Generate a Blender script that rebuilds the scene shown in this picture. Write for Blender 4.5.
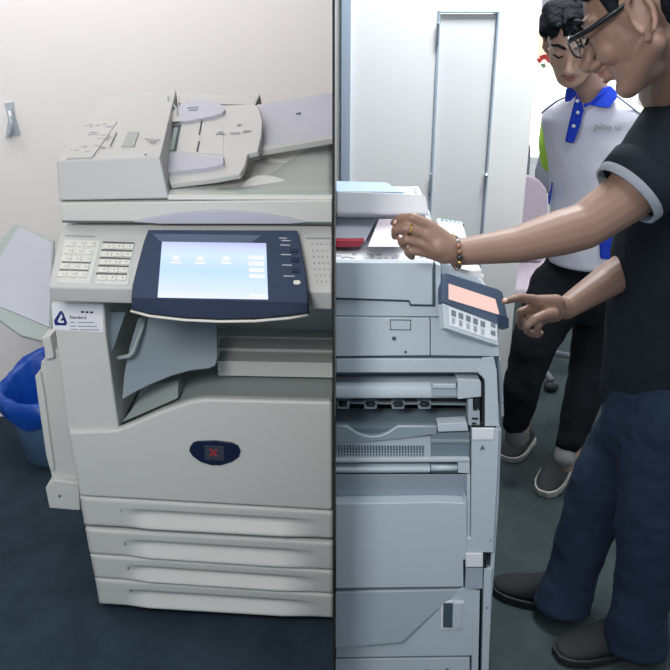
import bpy, bmesh, math, random
from mathutils import Vector, Matrix, noise
random.seed(7)
for o in list(bpy.data.objects): bpy.data.objects.remove(o)
S = bpy.context.scene
COL = S.collection
# ------------------------------------------------------------------ camera
CAMH, PITCH, F = 1.75, math.radians(23), 820.0
cam = bpy.data.cameras.new('camera'); co = bpy.data.objects.new('camera', cam); COL.objects.link(co)
co.location = (0, 0, CAMH); co.rotation_euler = (math.pi/2 - PITCH, 0, 0)
cam.sensor_fit = 'HORIZONTAL'; cam.sensor_width = 36; cam.lens = 36*F/670.0
cam.clip_start = .05
S.camera = co
# ------------------------------------------------------------------ view + world
S.view_settings.view_transform = 'Standard'; S.view_settings.look = 'None'
S.view_settings.gamma = 1; S.view_settings.use_curve_mapping = False
S.view_settings.exposure = 0.18
wd = bpy.data.worlds.new('world'); S.world = wd; wd.use_nodes = True
wb = wd.node_tree.nodes['Background']; wb.inputs[0].default_value = (.78, .88, 1, 1); wb.inputs[1].default_value = .52
def area(name, loc, rot, sx, sy, power, col):
    l = bpy.data.lights.new(name, 'AREA'); l.shape = 'RECTANGLE'; l.size = sx; l.size_y = sy
    l.energy = power; l.color = col
    o = bpy.data.objects.new(name, l); o.location = loc; o.rotation_euler = rot; COL.objects.link(o); return o
area('ceiling_lamp_copier_room', (-.32, 1.75, 2.86), (0, 0, 0), .5, .9, 3, (1, .98, .955))
area('wall_wash_fill', (-1.1, 2.45, 2.8), (math.radians(66), 0, 0), 1.9, .25, 19, (1, .965, .945))  # unseen wall washer, added to brighten the left back wall
area('front_fill_left', (-.55, .35, 1.98), (math.radians(62), 0, 0), .5, .5, 17, (1, .98, .96))  # fill below the ceiling, added to light the left copier's front
area('ceiling_lamp_office', (.65, 2.55, 2.86), (0, 0, 0), .8, .6, 48, (.95, .98, 1))
area('front_fill_right', (.5, .98, 2.5), (0, 0, 0), .6, .6, 8, (.95, .98, 1))  # added fill light for the upper front of the right machine
area('daylight_window', (1.45, 4.935, 1.66), (math.radians(-90), 0, 0), 1.9, 1.6, 22, (.88, .95, 1))

# ------------------------------------------------------------------ geometry helpers
CS, SN = math.cos(PITCH), math.sin(PITCH)
def ray(px, py):
    a = (px-335.0)/F; b = -(py-335.0)/F
    return Vector((a, CS+b*SN, -SN+b*CS))
def P(px, py, Y):
    d = ray(px, py); t = Y/d.y
    return Vector((t*d.x, Y, CAMH+t*d.z))
SH = .088; Y0L = 1.903
def L(px, py, y):                       # a point on the left copier, y = depth behind its front
    d = ray(px, py); t = (Y0L+y)/(d.y+SH*d.x)
    return Vector((t*d.x, t*d.y, CAMH+t*d.z))
def fl(px, py, z=0):                    # a point on a horizontal plane
    d = ray(px, py); t = (z-CAMH)/d.z
    return Vector((t*d.x, t*d.y, z))

# ------------------------------------------------------------------ materials
def mat(name, col, rough=.5, metal=0, bump=0, bscale=60, var=0, vscale=8, emit=None, estr=0, spec=.5, coat=0, alpha=1, sss=0):
    m = bpy.data.materials.new(name); m.use_nodes = True
    nt = m.node_tree; b = nt.nodes['Principled BSDF']
    c = tuple(((x/255.0)/12.92 if x/255.0 <= .04045 else ((x/255.0+.055)/1.055)**2.4) for x in col)
    b.inputs['Base Color'].default_value = c+(1,)
    b.inputs['Roughness'].default_value = rough; b.inputs['Metallic'].default_value = metal
    b.inputs['Specular IOR Level'].default_value = spec
    b.inputs['Coat Weight'].default_value = coat
    b.inputs['Alpha'].default_value = alpha
    if sss:
        b.inputs['Subsurface Weight'].default_value = sss; b.inputs['Subsurface Radius'].default_value = (.012, .005, .003)
        b.inputs['Subsurface Scale'].default_value = 1
    tc = nt.nodes.new('ShaderNodeTexCoord')
    if var:
        n = nt.nodes.new('ShaderNodeTexNoise'); n.inputs['Scale'].default_value = vscale; n.inputs['Detail'].default_value = 5
        nt.links.new(tc.outputs['Object'], n.inputs['Vector'])
        mx = nt.nodes.new('ShaderNodeMix'); mx.data_type = 'RGBA'
        mx.inputs[6].default_value = tuple(x*(1-var) for x in c)+(1,); mx.inputs[7].default_value = tuple(min(1, x*(1+var)) for x in c)+(1,)
        nt.links.new(n.outputs['Fac'], mx.inputs[0]); nt.links.new(mx.outputs[2], b.inputs['Base Color'])
    if bump:
        n2 = nt.nodes.new('ShaderNodeTexNoise'); n2.inputs['Scale'].default_value = bscale; n2.inputs['Detail'].default_value = 4
        nt.links.new(tc.outputs['Object'], n2.inputs['Vector'])
        bp = nt.nodes.new('ShaderNodeBump'); bp.inputs['Strength'].default_value = bump; bp.inputs['Distance'].default_value = .01
        nt.links.new(n2.outputs['Fac'], bp.inputs['Height']); nt.links.new(bp.outputs[0], b.inputs['Normal'])
    if emit:
        e = tuple(((x/255.0)/12.92 if x/255.0 <= .04045 else ((x/255.0+.055)/1.055)**2.4) for x in emit)
        b.inputs['Emission Color'].default_value = e+(1,); b.inputs['Emission Strength'].default_value = estr
    return m
M = {}
M['wall'] = mat('white_wall_paint', (246, 242, 240), .85, bump=.05, bscale=200, var=.012)
M['wall_r'] = mat('office_wall_paint', (238, 239, 240), .7, var=.012)
M['cabdoor'] = mat('locker_door_paint', (230, 233, 235), .5, var=.01)
M['bluegrey'] = mat('blue_grey_trim', (165, 180, 198), .5)
M['ceil'] = mat('ceiling_white', (235, 235, 232), .9, var=.01)
M['black'] = mat('black_panel', (12, 13, 15), .8, var=.05)
M['beige'] = mat('warm_grey_plastic', (202, 204, 200), .42, bump=.02, bscale=900, var=.01)
M['beige_top'] = mat('pale_grey_plastic', (188, 189, 188), .45, bump=.02, bscale=900, var=.01)
M['cavity'] = mat('grey_green_plastic', (158, 170, 168), .6, var=.02)
M['output'] = mat('output_tray_plastic', (164, 170, 168), .55, var=.02)
M['tray_blue'] = mat('blue_grey_tray_plastic', (128, 142, 152), .45, var=.02)
M['lilac'] = mat('lilac_grey_plastic', (180, 181, 194), .5, var=.01)
M['key'] = mat('key_plastic', (212, 211, 204), .4, var=.01)
M['line'] = mat('dark_groove', (88, 96, 98), .7, var=.03)
M['print'] = mat('printed_ink', (150, 154, 162), .7, var=.03)
M['ink'] = mat('black_ink', (35, 38, 48), .7, var=.03)
M['navy'] = mat('navy_plastic', (52, 66, 88), .6, var=.02, spec=.2)
M['navy2'] = mat('navy_plastic_dark', (26, 40, 64), .55, var=.02, spec=.25)
M['navygrey'] = mat('slate_plastic', (78, 94, 118), .6, var=.02)
M['slot'] = mat('dark_slot_plastic', (66, 82, 92), .6, var=.03)
M['badge'] = mat('badge_navy', (22, 34, 62), .3, var=.02)
M['badge2'] = mat('badge_plate', (58, 66, 78), .3, var=.02)
M['red'] = mat('red_logo', (168, 52, 60), .5, var=.02)
M['redstrip'] = mat('red_plastic', (170, 40, 58), .4, var=.02)
M['logo_blue'] = mat('logo_blue', (28, 44, 118), .5, var=.02)
M['paper'] = mat('white_paper', (232, 233, 240), .8, var=.01)
M['paperpink'] = mat('printed_white_paper', (232, 222, 232), .8, var=.015)
M['paper2'] = mat('shade_toned_paper', (180, 184, 196), .8, var=.01)  # white paper toned grey, the copier's shade is put into its colour
M['bag'] = mat('blue_bin_bag', (18, 78, 178), .35, bump=.5, bscale=25, var=.12, vscale=14)
M['bin'] = mat('translucent_blue_bin', (92, 124, 156), .4, var=.04)
M['hookmetal'] = mat('brushed_hook_metal', (196, 206, 216), .35, .35, var=.03)
M['chrome'] = mat('chrome', (190, 198, 205), .22, 1, var=.02)
M['rgrey'] = mat('cool_grey_plastic', (184, 195, 203), .42, bump=.02, bscale=900, var=.01)
M['rgrey2'] = mat('cool_grey_shade_plastic', (160, 172, 182), .45, var=.015)  # darker cool grey, also the colour of the painted bottom panel shadow
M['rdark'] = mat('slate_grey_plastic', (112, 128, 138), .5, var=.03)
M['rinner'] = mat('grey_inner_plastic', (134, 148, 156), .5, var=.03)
M['rest'] = mat('pale_lilac_plastic', (206, 211, 224), .5, var=.01)
M['rtop'] = mat('pale_blue_plastic', (168, 190, 212), .4, var=.02)
M['rwhite'] = mat('white_plastic', (224, 226, 230), .4, var=.01)
M['teal'] = mat('teal_button', (110, 152, 158), .5, var=.03)
M['rubber'] = mat('black_rubber', (26, 30, 34), .6, var=.05)
M['skin'] = mat('skin_tan', (136, 108, 94), .5, bump=.05, bscale=180, var=.05, vscale=14, sss=.15)
M['skin2'] = mat('skin_light', (184, 150, 132), .5, bump=.04, bscale=180, var=.04, vscale=14, sss=.15)
M['lip'] = mat('lip', (158, 100, 96), .45, var=.04)
M['nail'] = mat('nail', (206, 168, 156), .3, var=.02)
M['hair'] = mat('black_hair', (16, 20, 26), .75, bump=.6, bscale=90, var=.2, vscale=60, spec=.15)
M['tshirt'] = mat('black_tshirt_cotton', (29, 36, 43), .9, bump=.25, bscale=14, var=.05, spec=.2)
M['cuff'] = mat('grey_cuff', (146, 152, 162), .9, bump=.2, bscale=120, var=.04, spec=.2)
M['jeans'] = mat('dark_denim', (34, 47, 66), .9, bump=.4, bscale=16, var=.14, vscale=7, spec=.2)
M['trousers'] = mat('black_trousers', (20, 25, 30), .9, bump=.3, bscale=14, var=.06, spec=.2)
M['polo'] = mat('white_polo_knit', (218, 218, 232), .9, bump=.3, bscale=12, var=.02, spec=.2)
M['polo_blue'] = mat('royal_blue_knit', (32, 62, 186), .85, bump=.1, bscale=80, var=.03, spec=.2)
M['lime'] = mat('lime_knit', (188, 236, 92), .85, bump=.1, bscale=80, var=.03, spec=.2)
M['piping'] = mat('slate_piping', (120, 130, 150), .8, var=.03)
M['shoe'] = mat('dark_shoe_leather', (24, 27, 30), .8, bump=.1, bscale=60, var=.08)
M['sneaker'] = mat('dark_knit_sneaker', (36, 41, 46), .85, bump=.2, bscale=150, var=.08)
M['sole'] = mat('pale_shoe_sole', (168, 166, 160), .6, var=.03)
M['sock'] = mat('grey_sock', (132, 130, 130), .9, var=.03)
M['frame'] = mat('black_glasses_frame', (24, 28, 34), .3, var=.03)
M['lens'] = mat('spectacle_lens', (215, 225, 232), .05, alpha=.1, spec=.8)
M['gold'] = mat('gold', (214, 176, 110), .25, 1, var=.02)
M['bead'] = mat('dark_bead', (38, 38, 44), .3, var=.05)
M['bead2'] = mat('brown_bead', (138, 96, 66), .4, var=.05)
M['bead3'] = mat('silver_bead', (176, 180, 176), .3, .8, var=.03)
M['chairfab'] = mat('mauve_grey_chair_fabric', (186, 172, 184), .9, bump=.1, bscale=150, var=.03)
M['chairgrey'] = mat('grey_chair_plastic', (112, 114, 126), .6, var=.03)
M['sky_glow'] = mat('window_daylight', (250, 250, 250), .9, emit=(255, 252, 248), estr=1.1)
M['scr_r'] = mat('lit_pink_screen', (40, 40, 40), .3, emit=(255, 214, 204), estr=.85)
M['icon'] = mat('lit_icon', (60, 60, 60), .4, emit=(212, 226, 250), estr=.92)
M['icon2'] = mat('lit_button', (60, 60, 60), .4, emit=(232, 236, 248), estr=.92)
M['yellow'] = mat('glowing_cream_board', (236, 214, 190), .8, emit=(245, 226, 205), estr=.5)  # emission added to keep the backlit board bright, it is no lamp
M['redflag'] = mat('red_paper', (206, 72, 66), .8, var=.05)
M['greenp'] = mat('green_paper', (120, 150, 110), .8, var=.05)

def ramp_emit(name, axis, cols, strength):
    m = bpy.data.materials.new(name); m.use_nodes = True; nt = m.node_tree; b = nt.nodes['Principled BSDF']
    b.inputs['Base Color'].default_value = (.02, .02, .03, 1); b.inputs['Roughness'].default_value = .6; b.inputs['Specular IOR Level'].default_value = .1
    tc = nt.nodes.new('ShaderNodeTexCoord'); sp = nt.nodes.new('ShaderNodeSeparateXYZ'); r = nt.nodes.new('ShaderNodeValToRGB')
    nt.links.new(tc.outputs['Generated'], sp.inputs[0]); nt.links.new(sp.outputs[axis], r.inputs[0])
    e = r.color_ramp.elements
    while len(e) < len(cols): e.new(.5)
    for i, (p, c) in enumerate(cols):
        e[i].position = p; e[i].color = tuple((x/255.0)**2.2 for x in c)+(1,)
    nt.links.new(r.outputs[0], b.inputs['Emission Color']); b.inputs['Emission Strength'].default_value = strength
    return m
M['scr_l'] = ramp_emit('lit_blue_screen', 2, [(0, (226, 226, 250)), (.14, (205, 218, 248)), (.5, (178, 208, 248)), (.75, (196, 216, 248)), (.88, (190, 205, 240)), (1, (176, 176, 214))], 1.1)
# carpet: dark blue grey pile
def carpet(name, a, b_):
    m = bpy.data.materials.new(name); m.use_nodes = True; nt = m.node_tree; b = nt.nodes['Principled BSDF']
    tc = nt.nodes.new('ShaderNodeTexCoord'); n = nt.nodes.new('ShaderNodeTexNoise'); n.inputs['Scale'].default_value = 260; n.inputs['Detail'].default_value = 6
    n1 = nt.nodes.new('ShaderNodeTexNoise'); n1.inputs['Scale'].default_value = 9; n1.inputs['Detail'].default_value = 8
    mth = nt.nodes.new('ShaderNodeMath'); mth.operation = 'MULTIPLY_ADD'; mth.inputs[1].default_value = .55; 
    r = nt.nodes.new('ShaderNodeValToRGB')
    nt.links.new(tc.outputs['Object'], n.inputs['Vector']); nt.links.new(tc.outputs['Object'], n1.inputs['Vector'])
    nt.links.new(n.outputs['Fac'], mth.inputs[0])
    m2 = nt.nodes.new('ShaderNodeMath'); m2.operation = 'MULTIPLY'; m2.inputs[1].default_value = .45
    nt.links.new(n1.outputs['Fac'], m2.inputs[0]); nt.links.new(m2.outputs[0], mth.inputs[2])
    nt.links.new(mth.outputs[0], r.inputs[0])
    r.color_ramp.elements[0].position = .34; r.color_ramp.elements[0].color = tuple((x/255)**2.2 for x in a)+(1,)
    r.color_ramp.elements[1].position = .66; r.color_ramp.elements[1].color = tuple((x/255)**2.2 for x in b_)+(1,)
    nt.links.new(r.outputs[0], b.inputs['Base Color']); b.inputs['Roughness'].default_value = .95; b.inputs['Specular IOR Level'].default_value = .1
    bp = nt.nodes.new('ShaderNodeBump'); bp.inputs['Strength'].default_value = .5; bp.inputs['Distance'].default_value = .004
    nt.links.new(n.outputs['Fac'], bp.inputs['Height']); nt.links.new(bp.outputs[0], b.inputs['Normal'])
    return m
M['carpet'] = carpet('blue_grey_carpet', (44, 56, 66), (62, 76, 88))
M['carpet_r'] = carpet('grey_carpet', (50, 60, 62), (72, 82, 84))

# ------------------------------------------------------------------ object helpers
def tag(o, label=None, cat=None, group=None, kind=None):
    if label: o['label'] = label
    if cat: o['category'] = cat
    if group: o['group'] = group
    if kind: o['kind'] = kind
    return o
def thing(name, loc, label, cat, group=None):
    o = bpy.data.objects.new(name, None); o.empty_display_size = .05; COL.objects.link(o); o.location = loc
    return tag(o, label, cat, group)
def wloc(o):
    v = Vector((0, 0, 0))
    while o: v += o.location; o = o.parent
    return v
def link(name, bm, m, parent=None, bevel=0, smooth=False, seg=2, label=None, angle=30):
    bmesh.ops.recalc_face_normals(bm, faces=bm.faces)
    me = bpy.data.meshes.new(name); bm.to_mesh(me); bm.free()
    return linkme(name, me, m, parent, bevel, smooth, seg, label, angle)
def linkme(name, me, m, parent=None, bevel=0, smooth=False, seg=2, label=None, angle=30):
    o = bpy.data.objects.new(name, me); COL.objects.link(o)
    if m: me.materials.append(M[m] if isinstance(m, str) else m)
    if parent:
        o.parent = parent; pl = wloc(parent); o.location = (0, 0, 0)
        me.transform(Matrix.Translation(-pl))
    else:
        vs = [v.co for v in me.vertices]
        c = Vector((sum(v.x for v in vs)/len(vs), sum(v.y for v in vs)/len(vs), min(v.z for v in vs)))
        me.transform(Matrix.Translation(-c)); o.location = c
    if smooth:
        for p in me.polygons: p.use_smooth = True
    if bevel:
        b = o.modifiers.new('bevel', 'BEVEL'); b.width = bevel; b.segments = seg; b.limit_method = 'ANGLE'; b.angle_limit = math.radians(angle)
        for p in me.polygons: p.use_smooth = True
        wn = o.modifiers.new('wn', 'WEIGHTED_NORMAL'); wn.keep_sharp = True
    if label: o['label'] = label
    return o
def bm_prism(bm, pts, off):
    a = [bm.verts.new(p) for p in pts]; b = [bm.verts.new(Vector(p)+Vector(off)) for p in pts]
    n = len(pts); bm.faces.new(a); bm.faces.new(list(reversed(b)))
    for i in range(n): bm.faces.new((a[i], b[i], b[(i+1) % n], a[(i+1) % n]))
def slab(name, pts, off, m, parent=None, bevel=.002, **k):
    bm = bmesh.new(); bm_prism(bm, pts, off); return link(name, bm, m, parent, bevel, **k)
def bm_hull(bm, pts):
    v = [bm.verts.new(p) for p in pts]; r = bmesh.ops.convex_hull(bm, input=v)
    bmesh.ops.delete(bm, geom=[g for g in r['geom_interior'] if isinstance(g, bmesh.types.BMVert)], context='VERTS') if r['geom_interior'] else None
def hull(name, pts, m, parent=None, bevel=.002, **k):
    bm = bmesh.new(); bm_hull(bm, pts)
    bmesh.ops.dissolve_limit(bm, angle_limit=math.radians(2), verts=bm.verts, edges=bm.edges)
    return link(name, bm, m, parent, bevel, **k)
def bm_box(bm, x0, x1, y0, y1, z0, z1):
    bm_prism(bm, [(x0, y0, z0), (x1, y0, z0), (x1, y0, z1), (x0, y0, z1)], (0, y1-y0, 0))
def box(name, x0, x1, y0, y1, z0, z1, m, parent=None, bevel=0, **k):
    bm = bmesh.new(); bm_box(bm, x0, x1, y0, y1, z0, z1); return link(name, bm, m, parent, bevel, **k)
def Ls(name, px, y, th, m, parent, bevel=.002, **k):     # slab on the left copier from an outline
    return slab(name, [L(a, b, y) for a, b in px], (0, th, 0), m, parent, bevel, **k)
def Rs(name, px, Y, th, m, parent, bevel=.002, **k):
    return slab(name, [P(a, b, Y) for a, b in px], (0, th, 0), m, parent, bevel, **k)
def ring(c, u, v, n=16): return [c + u*math.cos(2*math.pi*i/n) + v*math.sin(2*math.pi*i/n) for i in range(n)]
def frame(d):
    d = d.normalized(); a = Vector((0, 0, 1)) if abs(d.z) < .9 else Vector((1, 0, 0))
    u = d.cross(a).normalized(); return u, d.cross(u).normalized()
def bm_loft(bm, rings, cap=True):
    R = [[bm.verts.new(p) for p in r] for r in rings]; n = len(R[0])
    for a, b in zip(R, R[1:]):
        for i in range(n): bm.faces.new((a[i], a[(i+1) % n], b[(i+1) % n], b[i]))
    if cap: bm.faces.new(list(reversed(R[0]))); bm.faces.new(R[-1])
def bm_tube(bm, pts, r, n=8):
    pts = [Vector(p) for p in pts]; rs = r if isinstance(r, (list, tuple)) else [r]*len(pts); rings = []
    for i, p in enumerate(pts):
        d = (pts[min(i+1, len(pts)-1)]-pts[max(i-1, 0)])
        u, v = frame(d); rings.append(ring(p, u*rs[i], v*rs[i], n))
    # keep rings aligned
    for i in range(1, len(rings)):
        a = rings[i-1]; best = min(range(n), key=lambda k: sum((rings[i][(j+k) % n]-a[j]).length for j in range(0, n, 2)))
        rings[i] = [rings[i][(j+best) % n] for j in range(n)]
    bm_loft(bm, rings)
def tube(name, pts, r, m, parent=None, n=8, **k):
    bm = bmesh.new(); bm_tube(bm, pts, r, n); return link(name, bm, m, parent, smooth=True, **k)
def bm_cone(bm, p0, r0, p1, r1, n=16, s=(1, 1)):          # rounded cone
    p0 = Vector(p0); p1 = Vector(p1); d = p1-p0; ln = max(d.length, 1e-5); u, v = frame(d); d = d/ln
    rings = []
    for k in range(1, 6):
        a = math.pi/2*k/5.0; rings.append(ring(p0-d*r0*math.cos(a), u*r0*math.sin(a)*s[0], v*r0*math.sin(a)*s[1], n))
    for k in range(5, 0, -1):
        a = math.pi/2*k/5.0; rings.append(ring(p1+d*r1*math.cos(a), u*r1*math.sin(a)*s[0], v*r1*math.sin(a)*s[1], n))
    bm_loft(bm, rings)
def bm_chain(bm, pts, rs):
    for i in range(len(pts)-1): bm_cone(bm, pts[i], rs[i], pts[i+1], rs[i+1])
def bm_ell(bm, c, ax, n=20):                              # ellipsoid with three axis vectors
    c = Vector(c); mt = Matrix((ax[0].to_4d(), ax[1].to_4d(), ax[2].to_4d(), (0, 0, 0, 1))).transposed()
    for i in range(3): mt[3][i] = 0
    mt[0][3], mt[1][3], mt[2][3], mt[3][3] = c.x, c.y, c.z, 1
    bmesh.ops.create_uvsphere(bm, u_segments=n, v_segments=n//2+2, radius=1, matrix=mt)
def remesh(name, bm, m, parent, vox, it=4, fac=.5, label=None):
    o = link(name, bm, m, parent, smooth=True, label=label)
    r = o.modifiers.new('remesh', 'REMESH'); r.mode = 'VOXEL'; r.voxel_size = vox; r.use_smooth_shade = True
    s = o.modifiers.new('smooth', 'SMOOTH'); s.factor = fac; s.iterations = it
    return o
TEX = bpy.data.textures.new('fold_clouds', 'CLOUDS'); TEX.noise_scale = .11; TEX.noise_depth = 2
def folds(o, st=.02):
    d_ = o.modifiers.new('folds', 'DISPLACE'); d_.texture = TEX; d_.strength = st; d_.mid_level = .5; d_.texture_coords = 'LOCAL'; return o
def text(name, s, size, mtx, m, parent, ext=.0004, sx=1):
    c = bpy.data.curves.new(name, 'FONT'); c.body = s; c.size = size; c.extrude = ext; c.align_x = 'LEFT'
    t = bpy.data.objects.new('tmp', c); COL.objects.link(t); dg = bpy.context.evaluated_depsgraph_get(); dg.update()
    me = bpy.data.meshes.new_from_object(t.evaluated_get(dg)); bpy.data.objects.remove(t)
    me.transform(mtx @ Matrix.Scale(sx, 4, (1, 0, 0)))
    me.materials.clear(); return linkme(name, me, m, parent)
def basis(o, x, y):
    x = x.normalized(); n = x.cross(y).normalized(); y = n.cross(x)
    m = Matrix((x.to_4d(), y.to_4d(), n.to_4d(), o.to_4d())).transposed()
    m[3][0] = m[3][1] = m[3][2] = 0; m[3][3] = 1
    return m
#STRUCTURE
# ------------------------------------------------------------------ setting
def struct(name, *a, **k):
    o = box(name, *a, **k); o['kind'] = 'structure'; return o
struct('floor', -2.6, -.0045, -.6, 3.3, -.05, 0, 'carpet')
struct('floor', -.0045, 2.8, -.6, 5.2, -.05, 0, 'carpet_r')
struct('ceiling', -2.6, 2.8, -.6, 5.2, 2.9, 2.95, 'ceil')
struct('wall_back', -2.6, -.0045, 3.2, 3.3, 0, 2.9, 'wall')
struct('wall_left', -2.7, -2.6, -.6, 3.3, 0, 2.9, 'wall')
struct('view_divider', -.0045, -.0003, 1.43, 3.3, 0, 2.9, 'black')  # added black panel for the line dividing the two views, no real wall
WX = P(524, 200, 3.2).x
YW = 3.2
a = P(440, 11, YW); b = P(498, 13, YW)
bm = bmesh.new()
bm_box(bm, -.0003, a.x, YW, YW+.1, 0, 2.9); bm_box(bm, b.x, WX, YW, YW+.1, 0, 2.9); bm_box(bm, a.x, b.x, YW, YW+.1, b.z, 2.9)
o = link('wall_right_back', bm, 'wall_r'); o.name = 'wall_back'; o['kind'] = 'structure'
d = bpy.data.objects.new('door_1', None); COL.objects.link(d); d.location = ((a.x+b.x)/2, YW, 0); d['kind'] = 'structure'
box('door_leaf', a.x+.004, b.x-.004, YW+.012, YW+.04, .02, b.z-.004, 'cabdoor', d, .002)
bm = bmesh.new()
bm_box(bm, a.x-.008, a.x+.002, YW-.006, YW+.01, .02, b.z+.008); bm_box(bm, b.x-.002, b.x+.006, YW-.006, YW+.01, .02, b.z+.008); bm_box(bm, a.x-.008, b.x+.006, YW-.006, YW+.01, b.z, b.z+.008)
link('door_frame', bm, 'bluegrey', d, .003)
bm = bmesh.new(); c = P(486, 175, YW-.012); bm_cone(bm, c, .006, c+Vector((0, .02, 0)), .005); bm_cone(bm, c+Vector((0, -.004, 0)), .009, c+Vector((0, -.008, -.004)), .008)
link('door_knob', bm, 'chrome', d, smooth=True)
bm = bmesh.new(); bm_box(bm, a.x-.012, a.x-.002, YW-.016, YW-.011, 1.0, 1.08); bm_box(bm, a.x-.012, a.x-.002, YW-.016, YW-.011, 1.55, 1.63)
link('hinge', bm, 'chrome', d, .001)
# upright trim strip by the divider panel
bm = bmesh.new(); x0 = P(341, 20, YW).x; x1 = P(351, 20, YW).x
bm_box(bm, x0, x1, YW-.02, YW, 0, 2.9)
o = link('trim_1', bm, 'bluegrey', None, .003); o['kind'] = 'structure'
# far end of the office beyond the wall end
struct('wall_far', WX-.4, 2.7, 4.9, 5.0, 0, .78, 'wall_r')
struct('wall_far', WX-.4, 2.7, 4.9, 5.0, 2.55, 2.9, 'wall_r')
struct('wall_right', 2.6, 2.7, -.6, 5.0, 0, 2.9, 'wall_r')
wn = bpy.data.objects.new('window_1', None); COL.objects.link(wn); wn.location = (1.4, 4.9, .78); wn['kind'] = 'structure'
box('window_pane', WX-.4, 2.6, 4.94, 4.95, .78, 2.55, 'sky_glow', wn)
bm = bmesh.new(); bm_box(bm, WX-.4, 2.6, 4.9, 4.96, .78, .82); bm_box(bm, WX-.4, 2.6, 4.9, 4.96, 2.51, 2.55); bm_box(bm, 1.75, 1.79, 4.9, 4.96, .8, 2.52)
link('window_frame', bm, 'wall_r', wn, .003)
box('baseboard_far', WX-.4, 2.6, 4.885, 4.9, 0, .08, 'wall_r')['kind'] = 'structure'
#OBJECTS
# ------------------------------------------------------------------ left copier
cp = thing('photocopier', (-.35, 2.2, 0), 'big warm grey office photocopier with blue touch screen and four paper drawers', 'photocopier')
door_top = [(69, 434), (118, 432), (131, 427), (160, 414), (188, 404), (205, 401), (333.5, 404)]
Ls('cabinet', door_top+[(333.5, 617), (99, 603)], .02, .62, 'cavity', cp, .003)
Ls('front_door', [(67.5, 432), (117, 430), (130, 425), (160, 412), (188, 402), (205, 399), (333.2, 402), (333.2, 511), (79.5, 496.5)], -.014, .03, 'beige', cp, .0095, seg=4)
Ls('column', [(51, 300), (104, 303), (106, 335), (119, 431), (68, 433)], -.002, .5, 'beige', cp, .006, seg=3)
# rear of the output bay
Ls('bay_back_wall', [(110, 262), (333.4, 262), (333.4, 345), (110, 340)], .36, .25, 'cavity', cp, .003)
bm = bmesh.new()
for (yl, yr, yy) in ((336, 338, .30), (348, 350, .22), (361, 363, .15)):
    z = .004
    A = L(217, yl, yy); B = L(333, yr, yy); bm_hull(bm, [A, B, A+Vector((0, .07, .0)), B+Vector((0, .07, 0)), A-Vector((0, .0, .045)), B-Vector((0, 0, .045)), A+Vector((0, .08, -.045)), B+Vector((0, .08, -.045))])
link('output_steps', bm, 'beige', cp, .002)
hull('output_bay_floor_block', [L(122, 422, .03), L(178, 398, .05), L(178, 380, .10), L(150, 385, .12), L(122, 424, .05)]+[p+Vector((0, .12, -.02)) for p in (L(122, 422, .03), L(178, 398, .05), L(178, 380, .1))], 'cavity', cp, .003)
# the wing shaped output tray
top = [(138, 318, .10), (168, 318, .12), (217, 322, .16), (217.5, 358, .05), (215, 365, .03), (209, 368, .025), (190, 370, .02), (172, 375, .015), (150, 384, .01), (136, 391, .005), (122, 399, 0), (124, 375, .02), (130, 345, .06)]
slab('output_tray', [L(*p) for p in top], (0, .006, -.006), 'tray_blue', cp, .002, label='blue grey curved tray')
tube('tray_bracket', [L(145, 318, .10), L(141, 330, .06), L(133, 352, .02), L(129, 356, .015), L(118, 358, .02)], .006, 'cavity', cp)
hull('bracket_plate', [L(110, 312, .05), L(126, 312, .05), L(113, 350, .03), L(106, 350, .03), L(110, 312, .09), L(126, 312, .09), L(113, 350, .07)], 'rdark', cp, .002)
# badge
bpts = [(190, 447), (193, 443), (198, 441.5), (216, 441), (232, 443), (238, 446), (240.5, 451), (239, 457), (232, 462), (221, 465.5), (211, 465.5), (200, 462), (192, 456), (189, 451)]
bd = Ls('badge', bpts, -.019, .006, 'badge', cp, .0015)
Ls('badge_plate', [(204, 446), (224, 447.5), (224, 461), (205, 460)], -.0205, .002, 'badge2', bd, .0005)
Ls('badge_shine', [(204, 445.6), (224, 447.2), (224, 448.6), (204, 447)], -.0212, .0008, 'chrome', bd, 0)  # shine along the plate's top built as a chrome strip
bm = bmesh.new()
for q in ([(209, 449), (211.5, 449), (218, 456.5), (215.5, 456.5)], [(216, 449.3), (218, 449.5), (211, 456.2), (209, 456)]):
    bm_prism(bm, [L(a_, b_, -.0215) for a_, b_ in q], (0, .001, 0))
link('badge_mark', bm, 'red', bd, label='dark red cross mark')
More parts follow.
